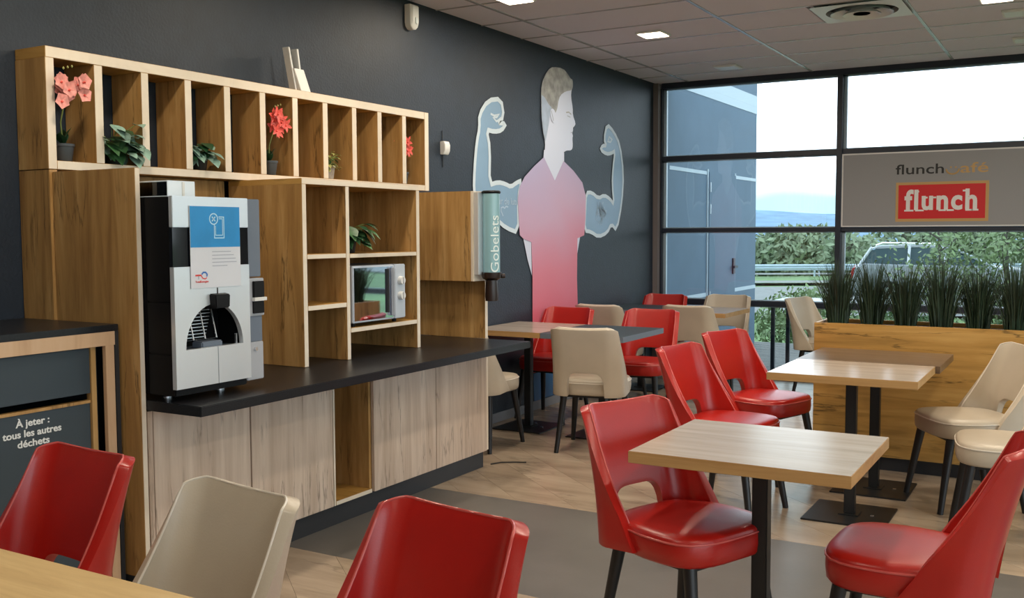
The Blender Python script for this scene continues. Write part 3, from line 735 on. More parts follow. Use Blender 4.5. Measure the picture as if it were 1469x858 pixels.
# ------------------------------------------------ cup dispenser
t = thing('cup_dispenser', 'tall pale teal cup dispenser tube with a brown outlet on the oak box', 'dispenser', (-3.13, 5.14, 1.04))
cx_, cy_ = -3.125, 5.165
G().lathe((cx_, cy_, 1.205), [(.052, 0), (.052, .478)], 'tube', 28).obj('tube', t, smooth=40)
G().lathe((cx_, cy_, 1.682), [(.054, 0), (.058, .004), (.058, .012), (.05, .018)], 'black', 28).obj('cap', t, smooth=40)
G().lathe((cx_, cy_, 1.165), [(.036, -.005), (.058, .01), (.062, .036), (.062, .044)], 'brownpl', 28).obj('collar', t, smooth=40)
G().lathe((cx_, cy_, 1.035), [(.038, 0), (.040, .04), (.036, .126)], 'brownpl', 20).obj('outlet', t, smooth=40)
G().cyl((cx_+.045, cy_+.04, 1.185), (cx_+.06, cy_+.055, 1.185), .014, .014, 'brownpl').obj('knob', t, smooth=40)
G().box(-3.199, 5.085, 1.195, -3.168, 5.15, 1.69, 'steel').obj('back_plate', t, bevel=.002)
# vertical lettering wrapped as a flat strip on the tube
me_o = text('lettering', 'Gobelets', .075, (cx_+.044, cy_-.031, 1.38), ((0, 0, 1), (-.58, -.82, 0), (.82, -.58, 0)), 'tubeletter', t, width=.34)
me_o.location.x += .001
# ------------------------------------------------ bin cabinet at far left
t = thing('waste_sorting_cabinet', 'slate waste-sorting cabinet with pale wood frame and black top at far left', 'bin cabinet', (-3.55, 1.7, 0))
y0b, y1b, XF = .7, 2.597, -3.28
G().box(WX+.003, y0b, 1.072, XF, y1b, 1.098, 'counter').obj('top', t, bevel=.002)
G().box(WX+.003, y1b-.018, 0, XF-.002, y1b, 1.072, 'blackpl').obj('side_board', t)
G().box(WX+.003, y0b, 0, XF-.002, y0b+.018, 1.072, 'blackpl').obj('side_board', t)
G().box(XF-.02, y0b+.018, 1.018, XF, y1b-.018, 1.072, 'binband').obj('frame_rail', t, bevel=.001)
G().box(XF-.02, 2.535, .06, XF, 2.574, 1.018, 'binband').obj('frame_stile', t, bevel=.001)
G().box(XF-.02, y0b+.018, .06, XF, y0b+.06, 1.018, 'binband').obj('frame_stile', t, bevel=.001)
G().box(XF-.30, 2.512, .06, XF-.05, 2.530, 1.018, 'blackpl').obj('inner_board', t)
G().box(XF-.06, 2.490, .06, XF-.03, 2.5115, 1.018, 'oak').obj('inner_stile', t)
G().box(XF-.06, y0b+.07, 0.04, XF-.04, 2.488, .80, 'binpanel').obj('lower_door', t, bevel=.002)
G().box(XF-.06, y0b+.07, .800, XF-.036, 2.488, .811, 'oak').obj('door_top_edge', t)
G().box(XF-.06, y0b+.07, .838, XF-.035, 2.488, 1.012, 'binpanel').obj('flap', t, bevel=.002)
G().box(WX+.01, y0b+.02, .03, XF-.07, 2.49, .8, 'blackpl').obj('inner_box', t)
XT = XF-.039
text('lettering', 'À jeter :', .036, (XT, 2.245, .765), FRX, 'binwhite', t, offset=.0008, width=.135)
text('lettering', 'tous les autres', .036, (XT, 2.243, .727), FRX, 'binwhite', t, offset=.0008, width=.235)
text('lettering', 'déchets', .036, (XT, 2.245, .690), FRX, 'binwhite', t, offset=.0008, width=.128)

# ------------------------------------------------ wall devices
t = thing('motion_detector', 'white motion detector high on the dark wall near the ceiling', 'detector', (WX, 5.38, 2.83))
pr = [(-.045, .16), (.045, .16), (.045, .045), (.038, .02), (.02, .004), (0, 0), (-.02, .004), (-.038, .02), (-.045, .045)]
G().loft([[(WX+.001, 5.385+a*1.0, 2.765+b) for a, b in pr], [(WX+.045, 5.385+a, 2.765+b) for a, b in pr], [(WX+.06, 5.385+a*.7, 2.765+.02+b*.8) for a, b in pr]], 'white').obj('housing', t, bevel=.002, smooth=40)
G().box(WX+.052, 5.375, 2.80, WX+.064, 5.405, 2.845, 'lampoff').obj('lens', t, bevel=.004)
t = thing('wall_sensor', 'small white box with a curved front on the wall right of the pigeonholes', 'sensor', (WX, 5.77, 1.99))
G().loft([[(WX+.001, 5.735, z), (WX+.03+b, 5.735, z), (WX+.03+b, 5.80, z), (WX+.001, 5.80, z)] for z, b in ((1.985, .0), (2.01, .012), (2.05, .014), (2.075, .004))], 'white').obj('housing', t, bevel=.003, smooth=40)
G().tube([(WX+.004, 5.765, 1.90), (WX+.004, 5.766, 1.985)], .003, 'ink', 5).obj('cable', t)
G().tube([(WX+.004, 5.762, 2.075), (WX+.004, 5.760, 2.15)], .003, 'ink', 5).obj('cable', t)
# white folding stand on top of the shelf
t = thing('white_router', 'white router with two flat upright antennas on top of the pigeonhole shelf', 'router', (-3.75, 4.19, ZT1))
def slab(g, p, u, v, wd, mat):   # parallelogram slab
    p, u, v, wd = map(Vector, (p, u, v, wd)); g.loft([[p, p+u, p+u+v, p+v], [p+wd, p+u+wd, p+u+v+wd, p+v+wd]], mat)
g = G(); slab(g, (-3.72, 4.17, ZT1+.001), (0, .078, 0), (-.02, -.035, .125), (-.035, 0, -.004), 'white'); g.obj('body', t, bevel=.002)
g = G(); slab(g, (-3.745, 4.150, ZT1+.012), (0, .012, 0), (-.01, -.04, .225), (-.045, 0, 0), 'white'); g.obj('antenna', t, bevel=.002)
g = G(); slab(g, (-3.76, 4.212, ZT1+.06), (0, .012, 0), (-.01, -.018, .18), (-.045, 0, 0), 'white'); g.obj('antenna', t, bevel=.002)

# ------------------------------------------------ ceiling fittings
lampm = None
def downlight(x, y, lit, label, w_=None):
    t = thing('ceiling_light', label, 'ceiling light', (x, y, CZ-.02), group='square ceiling lights')
    G().box(x-.105, y-.105, CZ-.012, x+.105, y+.105, CZ+.003, 'white').obj('frame', t, bevel=.003)
    G().box(x-.09, y-.09, CZ-.016, x+.09, y+.09, CZ-.010, 'lampon' if lit else 'lampoff').obj('diffuser', t, bevel=.002)
    if lit:
        l = D.lights.new('ceiling_lamp', 'AREA'); l.shape = 'SQUARE'; l.size = .16; l.energy = w_ or LAMP_W; l.color = (1, .87, .70)
        o = D.objects.new('ceiling_lamp', l); COL.objects.link(o); o.parent = t; o.location = (0, 0, -.0)
downlight(-2.91, 7.20, True, 'lit square ceiling light nearest the mural head')
downlight(-3.0+.10, 8.98, False, 'unlit square ceiling light in the last tile row by the window, left one')
downlight(-.46, 7.80, False, 'unlit square ceiling light at the right edge, nearer of the two')
downlight(-.46, 8.92, False, 'unlit square ceiling light at the right edge, closer to the window')
downlight(-3.24, 5.66, True, 'lit square ceiling light at the top edge above the counter end')
downlight(-.56, 7.24, True, 'lit square ceiling light at the top right edge beside the air diffuser')
for x, y in ((-2.9, 4.2), (-2.9, 2.4), (-1.3, 5.4), (-1.3, 3.6), (-.2, 5.6), (.6, 3.6), (.6, 1.6), (1.2, 6.6), (2.4, 4.6), (2.4, 1.6), (-1.9, .5), (.4, -2.5)):
    downlight(x, y, True, 'lit square ceiling light over the room beyond the picture edges', None)

t = thing('ceiling_air_diffuser', 'square white ventilation diffuser with round rings in the ceiling', 'air vent', ((CASX[0]+CASX[1])/2, (CASY[0]+CASY[1])/2, CZ-.02))
ccx, ccy = (CASX[0]+CASX[1])/2, (CASY[0]+CASY[1])/2; hw = .29
g = G(); n = 48
sq = [(ccx+hw*max(-1, min(1, 1.42*math.cos(2*PI*(k+.5)/n))), ccy+hw*max(-1, min(1, 1.42*math.sin(2*PI*(k+.5)/n)))) for k in range(n)]
ci = [(ccx+.235*math.cos(2*PI*(k+.5)/n), ccy+.235*math.sin(2*PI*(k+.5)/n)) for k in range(n)]
g.loft([[(x, y, CZ-.012) for x, y in sq], [(x, y, CZ-.014) for x, y in ci], [(x, y, CZ+.025) for x, y in ci]], 'lampoff', cap=False); g.obj('face_plate', t)
for i, (ra, rb, za, zb) in enumerate(((.205, .135, -.028, .018), (.125, .06, -.034, .010), (.055, .0, -.028, -.028))):
    G().loft([[(ccx+r*math.cos(2*PI*k/40), ccy+r*math.sin(2*PI*k/40), CZ+z) for k in range(40)] for r, z in ((ra, za), (rb+.001, zb), (rb+.001, zb+.004), (ra, za+.004))], 'lampoff', cap=(i == 2)).obj('ring', t, smooth=40)
G().box(ccx-.29, ccy-.29, CZ+.026, ccx+.29, ccy+.29, CZ+.029, 'black').obj('duct_mouth', t)

# ================================================================= MURAL
HEAD = [(7.405,2.812),(7.576,2.824),(7.667,2.790),(7.719,2.755),(7.759,2.755),(7.767,2.698),(7.741,2.660),(7.733,2.601),(7.767,2.513),(7.767,2.454),(7.823,2.387),(7.800,2.361),(7.770,2.347),(7.773,2.323),(7.754,2.298),(7.770,2.276),(7.759,2.257),(7.767,2.192),(7.756,2.161),(7.719,2.147),(7.653,2.144),(7.588,2.122),(7.575,2.075),(7.588,2.052),(7.429,1.877),(7.235,2.057),(7.257,2.111),(7.262,2.184),(7.222,2.265),(7.198,2.375),(7.192,2.484),(7.192,2.595),(7.211,2.664),(7.272,2.737),(7.331,2.784)]
HAIR = [(7.405,2.812),(7.576,2.824),(7.667,2.790),(7.719,2.755),(7.759,2.755),(7.767,2.698),(7.741,2.660),(7.627,2.639),(7.524,2.592),(7.486,2.530),(7.473,2.477),(7.435,2.432),(7.398,2.457),(7.349,2.452),(7.330,2.382),(7.311,2.312),(7.262,2.184),(7.222,2.265),(7.198,2.375),(7.192,2.484),(7.192,2.595),(7.211,2.664),(7.272,2.737),(7.331,2.784)]
EAR = [(7.373,2.472),(7.423,2.460),(7.442,2.416),(7.448,2.376),(7.423,2.351),(7.385,2.353),(7.355,2.396),(7.342,2.440)]
SHIRT = [(7.235,2.060),(7.430,1.877),(7.588,2.050),(7.777,1.977),(7.951,1.883),(8.021,1.766),(8.016,1.578),(7.989,1.420),(7.854,1.394),(7.845,1.046),(7.861,0.769),(7.855,0.424),(7.841,0.302),(7.050,0.308),(7.036,0.736),(7.038,1.080),(7.021,1.370),(6.896,1.395),(6.833,1.426),(6.819,1.549),(6.804,1.701),(6.836,1.807),(6.915,1.887),(7.076,1.981)]
LEGS = [(7.050,0.302),(7.841,0.296),(7.827,0.081),(7.060,0.073)]
ARM_L = [(6.896,1.395),(7.021,1.370),(7.031,1.103),(6.963,1.228)]
ARM_R = [(7.854,1.394),(7.910,1.402),(7.854,1.253)]
DL = [(6.163,1.751),(6.176,1.921),(6.207,2.104),(6.247,2.207),(6.244,2.305),(6.367,2.424),(6.559,2.456),(6.599,2.325),(6.500,2.272),(6.630,2.277),(6.567,2.220),(6.454,2.200),(6.344,2.208),(6.393,2.076),(6.380,1.801),(6.510,1.828),(6.616,1.818),(6.701,1.798),(6.788,1.835),(6.869,1.855),(6.809,1.712),(6.818,1.445),(6.623,1.483),(6.478,1.549),(6.308,1.621),(6.202,1.680)]
DR = [(8.036,1.796),(8.150,1.804),(8.291,1.753),(8.413,1.787),(8.543,1.758),(8.638,1.702),(8.594,1.890),(8.610,2.042),(8.659,2.211),(8.572,2.179),(8.463,2.166),(8.334,2.196),(8.376,2.236),(8.463,2.242),(8.410,2.298),(8.474,2.441),(8.627,2.383),(8.771,2.272),(8.857,2.008),(8.821,1.729),(8.701,1.460),(8.576,1.526),(8.487,1.442),(8.292,1.403),(8.137,1.451),(8.002,1.460),(8.022,1.652)]
FIST_L = [(6.405,2.330),(6.455,2.319),(6.527,2.337),(6.496,2.313),(6.445,2.303),(6.486,2.281),(6.589,2.311)]
FIST_R = [(8.524,2.330),(8.493,2.283),(8.556,2.281),(8.587,2.309),(8.540,2.325)]
HEART = [(6.582,1.573),(6.551,1.610),(6.551,1.636),(6.583,1.642),(6.603,1.632),(6.625,1.648),(6.657,1.643),(6.656,1.622),(6.603,1.589)]
t = thing('wall_mural', 'printed mural of a man in pink with drawn flexing arms', 'mural', (WX, 7.43, 1.7))
def decal(name, pts, x, mat, tri=True):
    g = G(); g.poly([(WX+x, a, b) for a, b in pts], (1, 0, 0), .001, mat); return g.obj(name, t, tri=True)
def chaikin(p, closed=True, it=1):
    for _ in range(it):
        q = []; n = len(p)
        for i in range(n if closed else n-1):
            a, b = p[i], p[(i+1) % n]
            q += [(a[0]*.75+b[0]*.25, a[1]*.75+b[1]*.25), (a[0]*.25+b[0]*.75, a[1]*.25+b[1]*.75)]
        p = q
    return p
HEADs = chaikin(HEAD); SH = SHIRT
DL, DR = chaikin(DL), chaikin(DR)
decal('drawn_arm', DL, .002, 'armblue'); decal('drawn_arm', DR, .002, 'armblue')
decal('face', HEADs, .005, 'skin'); decal('hair', chaikin(HAIR), .0075, 'hairp'); decal('ear', chaikin(EAR), .009, 'skin')
decal('hair_back', [(7.192, 2.56), (7.25, 2.545), (7.31, 2.50), (7.37, 2.475), (7.345, 2.42), (7.325, 2.35), (7.30, 2.29), (7.262, 2.19), (7.222, 2.265), (7.198, 2.375)], .0085, 'hairblue')
decal('neck', [(7.24, 2.12), (7.60, 2.12), (7.60, 2.04), (7.43, 1.865), (7.23, 2.05)], .0062, 'skin')
decal('forearm', ARM_L, .004, 'skin'); decal('forearm', ARM_R, .004, 'skin')
decal('shirt', SH, .007, 'shirt'); decal('trousers', LEGS, .007, 'legblue')
g = G(); ribbon(g, DL, .034, WX+.0045, 'chalk', True); g.obj('chalk_outline', t)
g = G(); ribbon(g, DR, .034, WX+.0045, 'chalk', True); g.obj('chalk_outline', t)
g = G(); ribbon(g, FIST_L, .016, WX+.0046, 'chalk'); ribbon(g, FIST_R, .016, WX+.0046, 'chalk', True); g.obj('chalk_fist_lines', t)
g = G(); ribbon(g, HEART[:7]+HEART[6:7], .011, WX+.0046, 'chalkthin'); g.obj('chalk_heart', t)
g = G(); rnd = random.Random(5); pts = []
for k in range(46):
    a = rnd.uniform(0, 2*PI); r_ = rnd.uniform(.2, 1); pts.append((8.34+.14*r_*math.cos(a), 1.62+.115*r_*math.sin(a)))
ribbon(g, pts, .006, WX+.0046, 'chalkthin'); g.obj('chalk_tattoo', t)
# facial features as print
g = G(); ribbon(g, [(7.64, 2.462), (7.69, 2.470), (7.735, 2.455)], .010, WX+.0066, 'hairp'); ribbon(g, [(7.66, 2.437), (7.72, 2.43)], .008, WX+.0066, 'texgrey'); g.obj('eye', t)
g = G(); ribbon(g, [(7.725, 2.300), (7.755, 2.303)], .007, WX+.0066, 'texgrey'); g.obj('mouth', t)
g = G(); ribbon(g, [(7.36, 2.45), (7.385, 2.405), (7.40, 2.37)], .010, WX+.0106, 'texgrey'); g.obj('ear_line', t)
text('lettering', 'eur de lutur', .075, (WX+.0048, 6.655, 1.685), FRX, 'chalkthin', t, width=.37)

# ================================================================= WINDOW SIGN
t = thing('window_banner', 'wide grey banner with red and gold restaurant logos hung in the window', 'sign', (-.9, WY-.06, 1.49))
YS = WY-.052
bx1 = .9
G().box(-1.998, YS, 1.497, bx1, YS+.004, 2.150, 'signgrey').obj('sheet', t)
g = G().box(-2.012, YS+.004, 1.486, bx1, YS+.010, 2.163, 'letterwhite'); g.obj('white_edge', t)
G().box(-1.531, YS-.003, 1.530, -.764, YS, 1.884, 'signgold').obj('logo_border', t)
G().box(-1.508, YS-.005, 1.556, -.790, YS-.003, 1.860, 'signred').obj('logo_field', t)
# slab-serif white letters built from the built-in font, thickened, with serifs
def serifword(org_x, z0, wd, ht):
    o_ = text('lettering', 'flunch', ht*1.32, (org_x, YS-.0055, z0+ht*.5), FRYM, 'letterwhite', t, width=wd, offset=.0085, space=1.16)
    g = G(); y = YS-.0062
    x0 = org_x-wd/2
    sx = [(.055, 0, .13), (.205, 0, .12), (.395, .0, .0), (.52, 0, .10), (.63, 0, .10), (.885, 0, .10), (.965, 0, .09)]
    for u, v, wl in sx:
        if wl: g.box(x0+wd*(u-wl*.5), y, z0, x0+wd*(u+wl*.5), y+.001, z0+ht*.08, 'letterwhite')
    for u in (.185, .84): g.box(x0+wd*(u-.045), y, z0+ht*.92, x0+wd*(u+.01), y+.001, z0+ht, 'letterwhite')
    for u in (.305, .425, .505): g.box(x0+wd*(u-.045), y, z0+ht*.62, x0+wd*(u+.01), y+.001, z0+ht*.70, 'letterwhite')
    g.obj('serifs', t)
serifword(-1.150, 1.622, .60, .185)
text('lettering', 'flunch', .125, (-1.330, YS-.001, 1.990+.006), FRYM, 'ink', t, width=.405, offset=.0012)
text('lettering', 'afé', .125, (-.885, YS-.001, 1.990+.006), FRYM, 'signgold', t, width=.225, offset=.0012)
g = G()
cpt = [(-1.060+.052*math.cos(a), 1.995+.045*math.sin(a)) for a in [PI*1.0+PI*k/10 for k in range(11)]]
g.tube([(a, YS-.002, b-.002) for a, b in cpt], .007, 'signgold', 6)
for a in (-1.075, -1.035): g.cyl((a, YS-.004, 2.008), (a, YS, 2.008), .008, .008, 'signgold', 10)
g.obj('smile_letter', t)

# ================================================================= PLANTER
t = thing('planter_box', 'long oak planter box dividing the room, full of artificial grasses', 'planter', (.3, 6.45, 0))
px0, px1, py0, py1, pz = -1.455, 2.2, 6.26, 6.62, .885
G().box(px0, py0, .085, px1, py0+.022, pz, 'oak_h').obj('front_board', t, bevel=.002)
G().box(px0, py1-.022, .085, px1, py1, pz, 'oak_h').obj('rear_board', t, bevel=.002)
G().box(px0, py0+.022, .085, px0+.022, py1-.022, pz, 'oak', top='band').obj('end_board', t, bevel=.002)
G().box(px1-.022, py0+.022, .085, px1, py1-.022, pz, 'oak').obj('end_board', t, bevel=.002)
G().box(px0+.03, py0+.035, 0, px1-.03, py1-.035, .085, 'blackpl').obj('plinth', t)
G().box(px0+.022, py0+.022, .70, px1-.022, py1-.022, .862, 'soil').obj('filling', t)
gl = []
for k in range(4):
    rnd = random.Random(100+k); g = G()
    for b in range(400):
        a = rnd.uniform(0, 2*PI); r0 = rnd.uniform(0, .062); h = rnd.uniform(.24, .44)*(1.05 if k % 2 else .98); lean = rnd.uniform(.01, .17)*(.5 if rnd.random() < .4 else 1)
        ca, sa = math.cos(a), math.sin(a); w_ = rnd.uniform(.0018, .0036); tw = rnd.uniform(0, PI)
        ux, uy = math.cos(tw)*w_, math.sin(tw)*w_; pv = []
        for i in range(5):
            f = i/4; rr_ = r0+lean*(f**1.5)*(1 if i < 4 else 1.12); z = h*f-(.03*lean/.1 if i == 4 else 0)
            kk = 1-.85*f*f; pv += [(ca*rr_-ux*kk, sa*rr_-uy*kk, z), (ca*rr_+ux*kk, sa*rr_+uy*kk, z)]
        g.add(pv, [(2*i, 2*i+1, 2*i+3, 2*i+2) for i in range(4)], 'grass')
    gl.append(g.mesh('artificial_grass'))
pos = ['first from the left end of the planter', 'second from the left end of the planter', 'third from the left end of the planter', 'fourth from the left end, below the red logo', 'fifth from the left end of the planter', 'sixth from the left, at the right edge of the picture', 'seventh from the left, beyond the picture edge']
for k in range(7):
    o = D.objects.new('artificial_grass', gl[k % 4]); COL.objects.link(o); o.location = (-1.345+.199*k, 6.43+.02*math.sin(k*2.1), .8625); o.rotation_euler = (0, 0, k*1.3)
    tag(o, 'tuft of dark green artificial grass, '+pos[k], 'plant', 'artificial grasses in the planter')

# ================================================================= TABLES
def table(label, x0, x1, y0, y1, top='table', edge='table_edge', base=True, group='square cafe tables', th=.038):
    cx, cy = (x0+x1)/2, (y0+y1)/2
    t = thing('cafe_table', label, 'table', (cx, cy, 0), group=group)
    G().box(x0, y0, .75-th, x1, y1, .75, edge, top=top, bot=edge).obj('tabletop', t, bevel=.0015)
    G().box(cx-.026, cy-.026, .012, cx+.026, cy+.026, .715-.006, 'blackmetal').obj('column', t, bevel=.004)
    G().box(cx-.2, cy-.205, 0, cx+.2, cy+.205, .009, 'blackmetal').box(cx-.05, cy-.05, .009, cx+.05, cy+.05, .014, 'blackmetal').obj('base_plate', t, bevel=.002)
    G().box(cx-.15, cy-.15, .700, cx+.15, cy+.15, .75-th-.0005, 'blackmetal').obj('mounting_plate', t)
    for sx, sy in ((1, 0), (0, 1)): G().box(cx+.11*sx-.008, cy+.11*sy-.008, .009, cx+.11*sx+.008, cy+.11*sy+.008, .0115, 'steel2').obj('bolt', t)
    return t
table('light oak square table in the front row between two red chairs', -1.256, -.566, 2.912, 3.536)
table('light oak table before the planter, nearer of the pair', -1.369, -.664, 4.90, 5.508)
table('dark oak table pushed against the planter behind the light one', -1.372, -.642, 5.512, 6.11, 'dkoak', 'dkoak')
table('light oak table against the mural wall, just past the counter end', WX+.015, -3.283, 6.065, 6.80)
table('slate-topped table joined to the light one below the mural', -3.280, -2.655, 6.065, 6.80, 'binpanel', 'greybl')
table('slate-topped table in the far corner against the wall', WX+.015, -3.275, 8.22, 8.93, 'binpanel', 'greybl')
table('light oak table in the far row next to the window', -3.272, -2.655, 8.22, 8.93)
# near table
t = thing('near_table', 'long light oak table in the lower left foreground', 'table', (-1.95, .95, 0))
G().box(-3.0, .55, .712, -.9, 1.320, .75, 'table_edge', top='fgtable').obj('tabletop', t, bevel=.0015)
for x in (-2.5, -1.35):
    G().box(x-.03, .90, .01, x+.03, .96, .71, 'blackmetal').obj('column', t, bevel=.004)
    G().box(x-.2, .73, 0, x+.2, 1.13, .009, 'blackmetal').obj('base_plate', t)

# ================================================================= CHAIRS
def chair_meshes(kind):
    mat, pipe = kind, kind+'pipe'
    res = {}
    # shell: U-shaped section, lower part wraps round the seat, slot cut at the bottom of the back
    ZL, ZH = .385, .838
    def half_w(z): f = (z-ZL)/(ZH-ZL); return .228-.022*f
    def yb(z): f = (z-ZL)/(ZH-ZL); return -.195-.055*f-.055*f*f
    def wing(z):  # length of the forward part after the corner
        f = (z-ZL)/(ZH-ZL); return .125*max(0, 1-f)**2.2+.004
    R = .085; NX = 26
    def pt(tt, z):
        W = half_w(z); s = abs(tt); sg = 1 if tt >= 0 else -1
        f = (z-ZL)/(ZH-ZL); sw = math.radians(90-32*min(1, max(0, f-.25)/.75)); La = W-R*math.sin(sw); Lc = wing(z)
        # flat back, round corner, short wing
        if s <= .5: x, y = La*s/.5, 0
        elif s <= .82: a = (s-.5)/.32*sw; x, y = La+R*math.sin(a), R*(1-math.cos(a))
        else: k = Lc*(s-.82)/.18+.0001; x, y = W+k*math.cos(sw), R*(1-math.cos(sw))+k*math.sin(sw)
        # a slight hollow in the back
        y -= .010*(1-min(1, x/W)**2)
        return Vector((sg*x, yb(z)+y, z))
    cw = .43   # slot half width in parameter
    def zlow(tt):
        s = abs(tt)
        if s < cw: return .395+.150*(1-(s/cw)**5)**(1/5) if s < cw else ZL
        return ZL+.012*max(0, (s-.8)/.2)
    def zhigh(tt):
        s = abs(tt); z = ZH-.005*(1-min(1, s/.6)**2)
        if s > .60: z -= .055*(1-max(0, 1-((s-.60)/.40)**2.4)**(1/2.4))+.012*((s-.60)/.40)
        return z
    ts = sorted(set([round(x_, 4) for x_ in [-1+2*k/60 for k in range(61)]]+[-cw, cw, -cw+.004, cw-.004, -cw+.02, cw-.02]))
    NV = 14
    V = []; F_ = []
    for tt in ts:
        a, b = zlow(tt), zhigh(tt)
        for k in range(NV+1): V.append(pt(tt, a+(b-a)*k/NV))
    for i in range(len(ts)-1):
        for k in range(NV):
            a = i*(NV+1)+k; F_.append((a, a+NV+1, a+NV+2, a+1))
    me = D.meshes.new('shell'); me.from_pydata([tuple(v) for v in V], [], F_)
    for mm in (mat,): me.materials.append(M[mm])
    tmp = D.objects.new('tmp', me); COL.objects.link(tmp)
    so = tmp.modifiers.new('s', 'SOLIDIFY'); so.thickness = .034; so.offset = 0; so.use_even_offset = True
    bv = tmp.modifiers.new('b', 'BEVEL'); bv.width = .009; bv.segments = 3; bv.limit_method = 'ANGLE'; bv.angle_limit = math.radians(50)
    dg = bpy.context.evaluated_depsgraph_get(); sh = D.meshes.new_from_object(tmp.evaluated_get(dg)); D.objects.remove(tmp)
    sh.name = 'shell'; sh.polygons.foreach_set('use_smooth', [True]*len(sh.polygons)); sh.set_sharp_from_angle(angle=math.radians(70))
    res['shell'] = sh
    # piping along the inner front edge: up one wing, over the top, down the other
    def nrm_in(tt, z):
        t0, t1 = max(-1, tt-.01), min(1, tt+.01)
        du = pt(t1, z)-pt(t0, z); dz = pt(tt, z+.01)-pt(tt, z-.01)
        n_ = du.cross(dz).normalized()
        c = Vector((0, .10, z))-pt(tt, z)
        return n_ if n_.dot(c) > 0 else -n_
    uv = [(-1, zlow(-1)+.01+(zhigh(-1)-zlow(-1)-.012)*k/14) for k in range(15)]+[(tt, zhigh(tt)) for tt in ts if abs(tt) < .995]+[(1, zlow(1)+.01+(zhigh(1)-zlow(1)-.012)*k/14) for k in range(14, -1, -1)]
    pp2 = []
    for k, (tt, z) in enumerate(uv):
        p = pt(tt, z)+nrm_in(tt, z)*.0155
        if 14 < k < len(uv)-15: p += Vector((0, 0, -.0015))
        else: p += Vector((0, -.001, 0))
        pp2.append(p)
    res['piping'] = G().tube(pp2, .0036, pipe, 6).mesh('piping', smooth=60)
    # seat cushion
    def outline(s_, grow=0):
        pts_ = []
        n = 40
        for k in range(n):
            a = 2*PI*k/n; ca, sa = math.cos(a), math.sin(a); e_ = 3.6
            r_ = (abs(ca)**e_+abs(sa)**e_)**(-1/e_)
            x = ca*r_; y = sa*r_
            wd = (.232 if y > 0 else .232-.030*(-y))+grow
            pts_.append((x*wd*s_, .036+y*(.214+grow)*s_))
        return pts_
    lay = [(.90, .382, 0), (.965, .385, 0), (.99, .394, 0), (1.005, .425, 0), (1.0, .455, 0), (.985, .472, 0), (.945, .481, 0), (.80, .486, 0), (.5, .490, 0), (.2, .491, 0)]
    g = G(); g.loft([[(x, y, z) for x, y in outline(s_)] for s_, z, q in lay], mat)
    res['seat'] = g.mesh('seat', smooth=50)
    g = G(); g.tube([(x, y, .462) for x, y in outline(1.002)], .0036, pipe, 6, closed=True)
    res['seat_piping'] = g.mesh('piping', smooth=60)
    legs = []
    for sx in (-1, 1):
        for sy in (-1, 1):
            top = (sx*.165, .03+sy*.155, .40); bot = (sx*.205, .03+sy*.222, 0)
            legs.append(G().cyl(top, bot, .0235, .0150, 'leg', 14).mesh('leg', smooth=50))
    res['legs'] = legs
    res['under'] = G().box(-.18, -.14, .366, .18, .20, .3835, 'leg').mesh('seat_frame', bevel=.004)
    return res
CM = {'red': chair_meshes('red'), 'cream': chair_meshes('cream')}
def make_chair(kind):
    R_ = CM[kind]; t = D.objects.new('cafe_chair', None); COL.objects.link(t); t.empty_display_size = .1
    def part(nm, me, p=t):
        o = D.objects.new(nm, me); COL.objects.link(o); o.parent = p; return o
    s_ = part('backrest', R_['shell']); part('piping', R_['piping'], s_)
    q = part('seat', R_['seat']); part('piping', R_['seat_piping'], q)
    for l in R_['legs']: part('leg', l)
    part('seat_frame', R_['under'])
    return t
first = {}
def chair(kind, label, x, y, face, group):
    """face = direction the sitter looks, degrees from +Y towards +X"""
    if kind not in first: first[kind] = c = make_chair(kind)
    else: c = copy_tree(first[kind])
    c.location = (x, y, 0); c.rotation_euler = (0, 0, -math.radians(face)); tag(c, label, 'chair', group); return c
GR, GC = 'red cafe chairs', 'cream cafe chairs'
chair('red', 'red chair at the left edge behind the near table', -2.46, 1.53, 184, GR)
chair('cream', 'cream chair behind the near table between the two foreground red chairs', -1.79, 1.44, 189, GC)
chair('red', 'red chair in the bottom foreground, right of the cream one', -1.24, 1.53, 189, GR)
chair('red', 'red chair at the left side of the front square table, seat fully in view', -1.18, 3.20, 112, GR)
chair('red', 'red chair at the right side of the front square table, seen from its side', -.43, 3.22, -89, GR)
chair('red', 'red chair left of the planter tables, nearer of two side by side', -1.62, 5.02, 100, GR)
chair('red', 'red chair left of the planter tables, farther of two side by side', -1.66, 5.85, 108, GR)
chair('cream', 'cream chair right of the planter tables, farther one beside the dark table', -.51, 5.74, -122, GC)
chair('cream', 'cream chair right of the planter tables, nearer one behind the red chair back', -.27, 5.12, -98, GC)
chair('cream', 'cream chair seen from behind at the slate table under the mural', -2.83, 5.98, -12, GC)
chair('cream', 'cream chair half hidden by the counter end at the wall table', -3.56, 5.70, 0, GC)
chair('red', 'red chair against the mural on the far side of the light wall table', -3.62, 6.93, 180, GR)
chair('red', 'red chair on the far side of the slate table, right of the mural', -2.93, 7.04, 176, GR)
chair('cream', 'cream chair right behind the red one at the mural, facing the window', -3.55, 7.88, 2, GC)
chair('cream', 'cream chair facing the window behind the right-hand red mural chair', -2.86, 8.12, 0, GC)
chair('red', 'red chair in the far corner beside the window pillar', -3.55, 8.78+.1, 180, GR)
chair('cream', 'cream chair by the window on the far side of the last light table', -2.98, 9.05, 180, GC)
chair('cream', 'cream chair standing alone by the window beside the planter end', -2.03, 9.16, 106, GC)

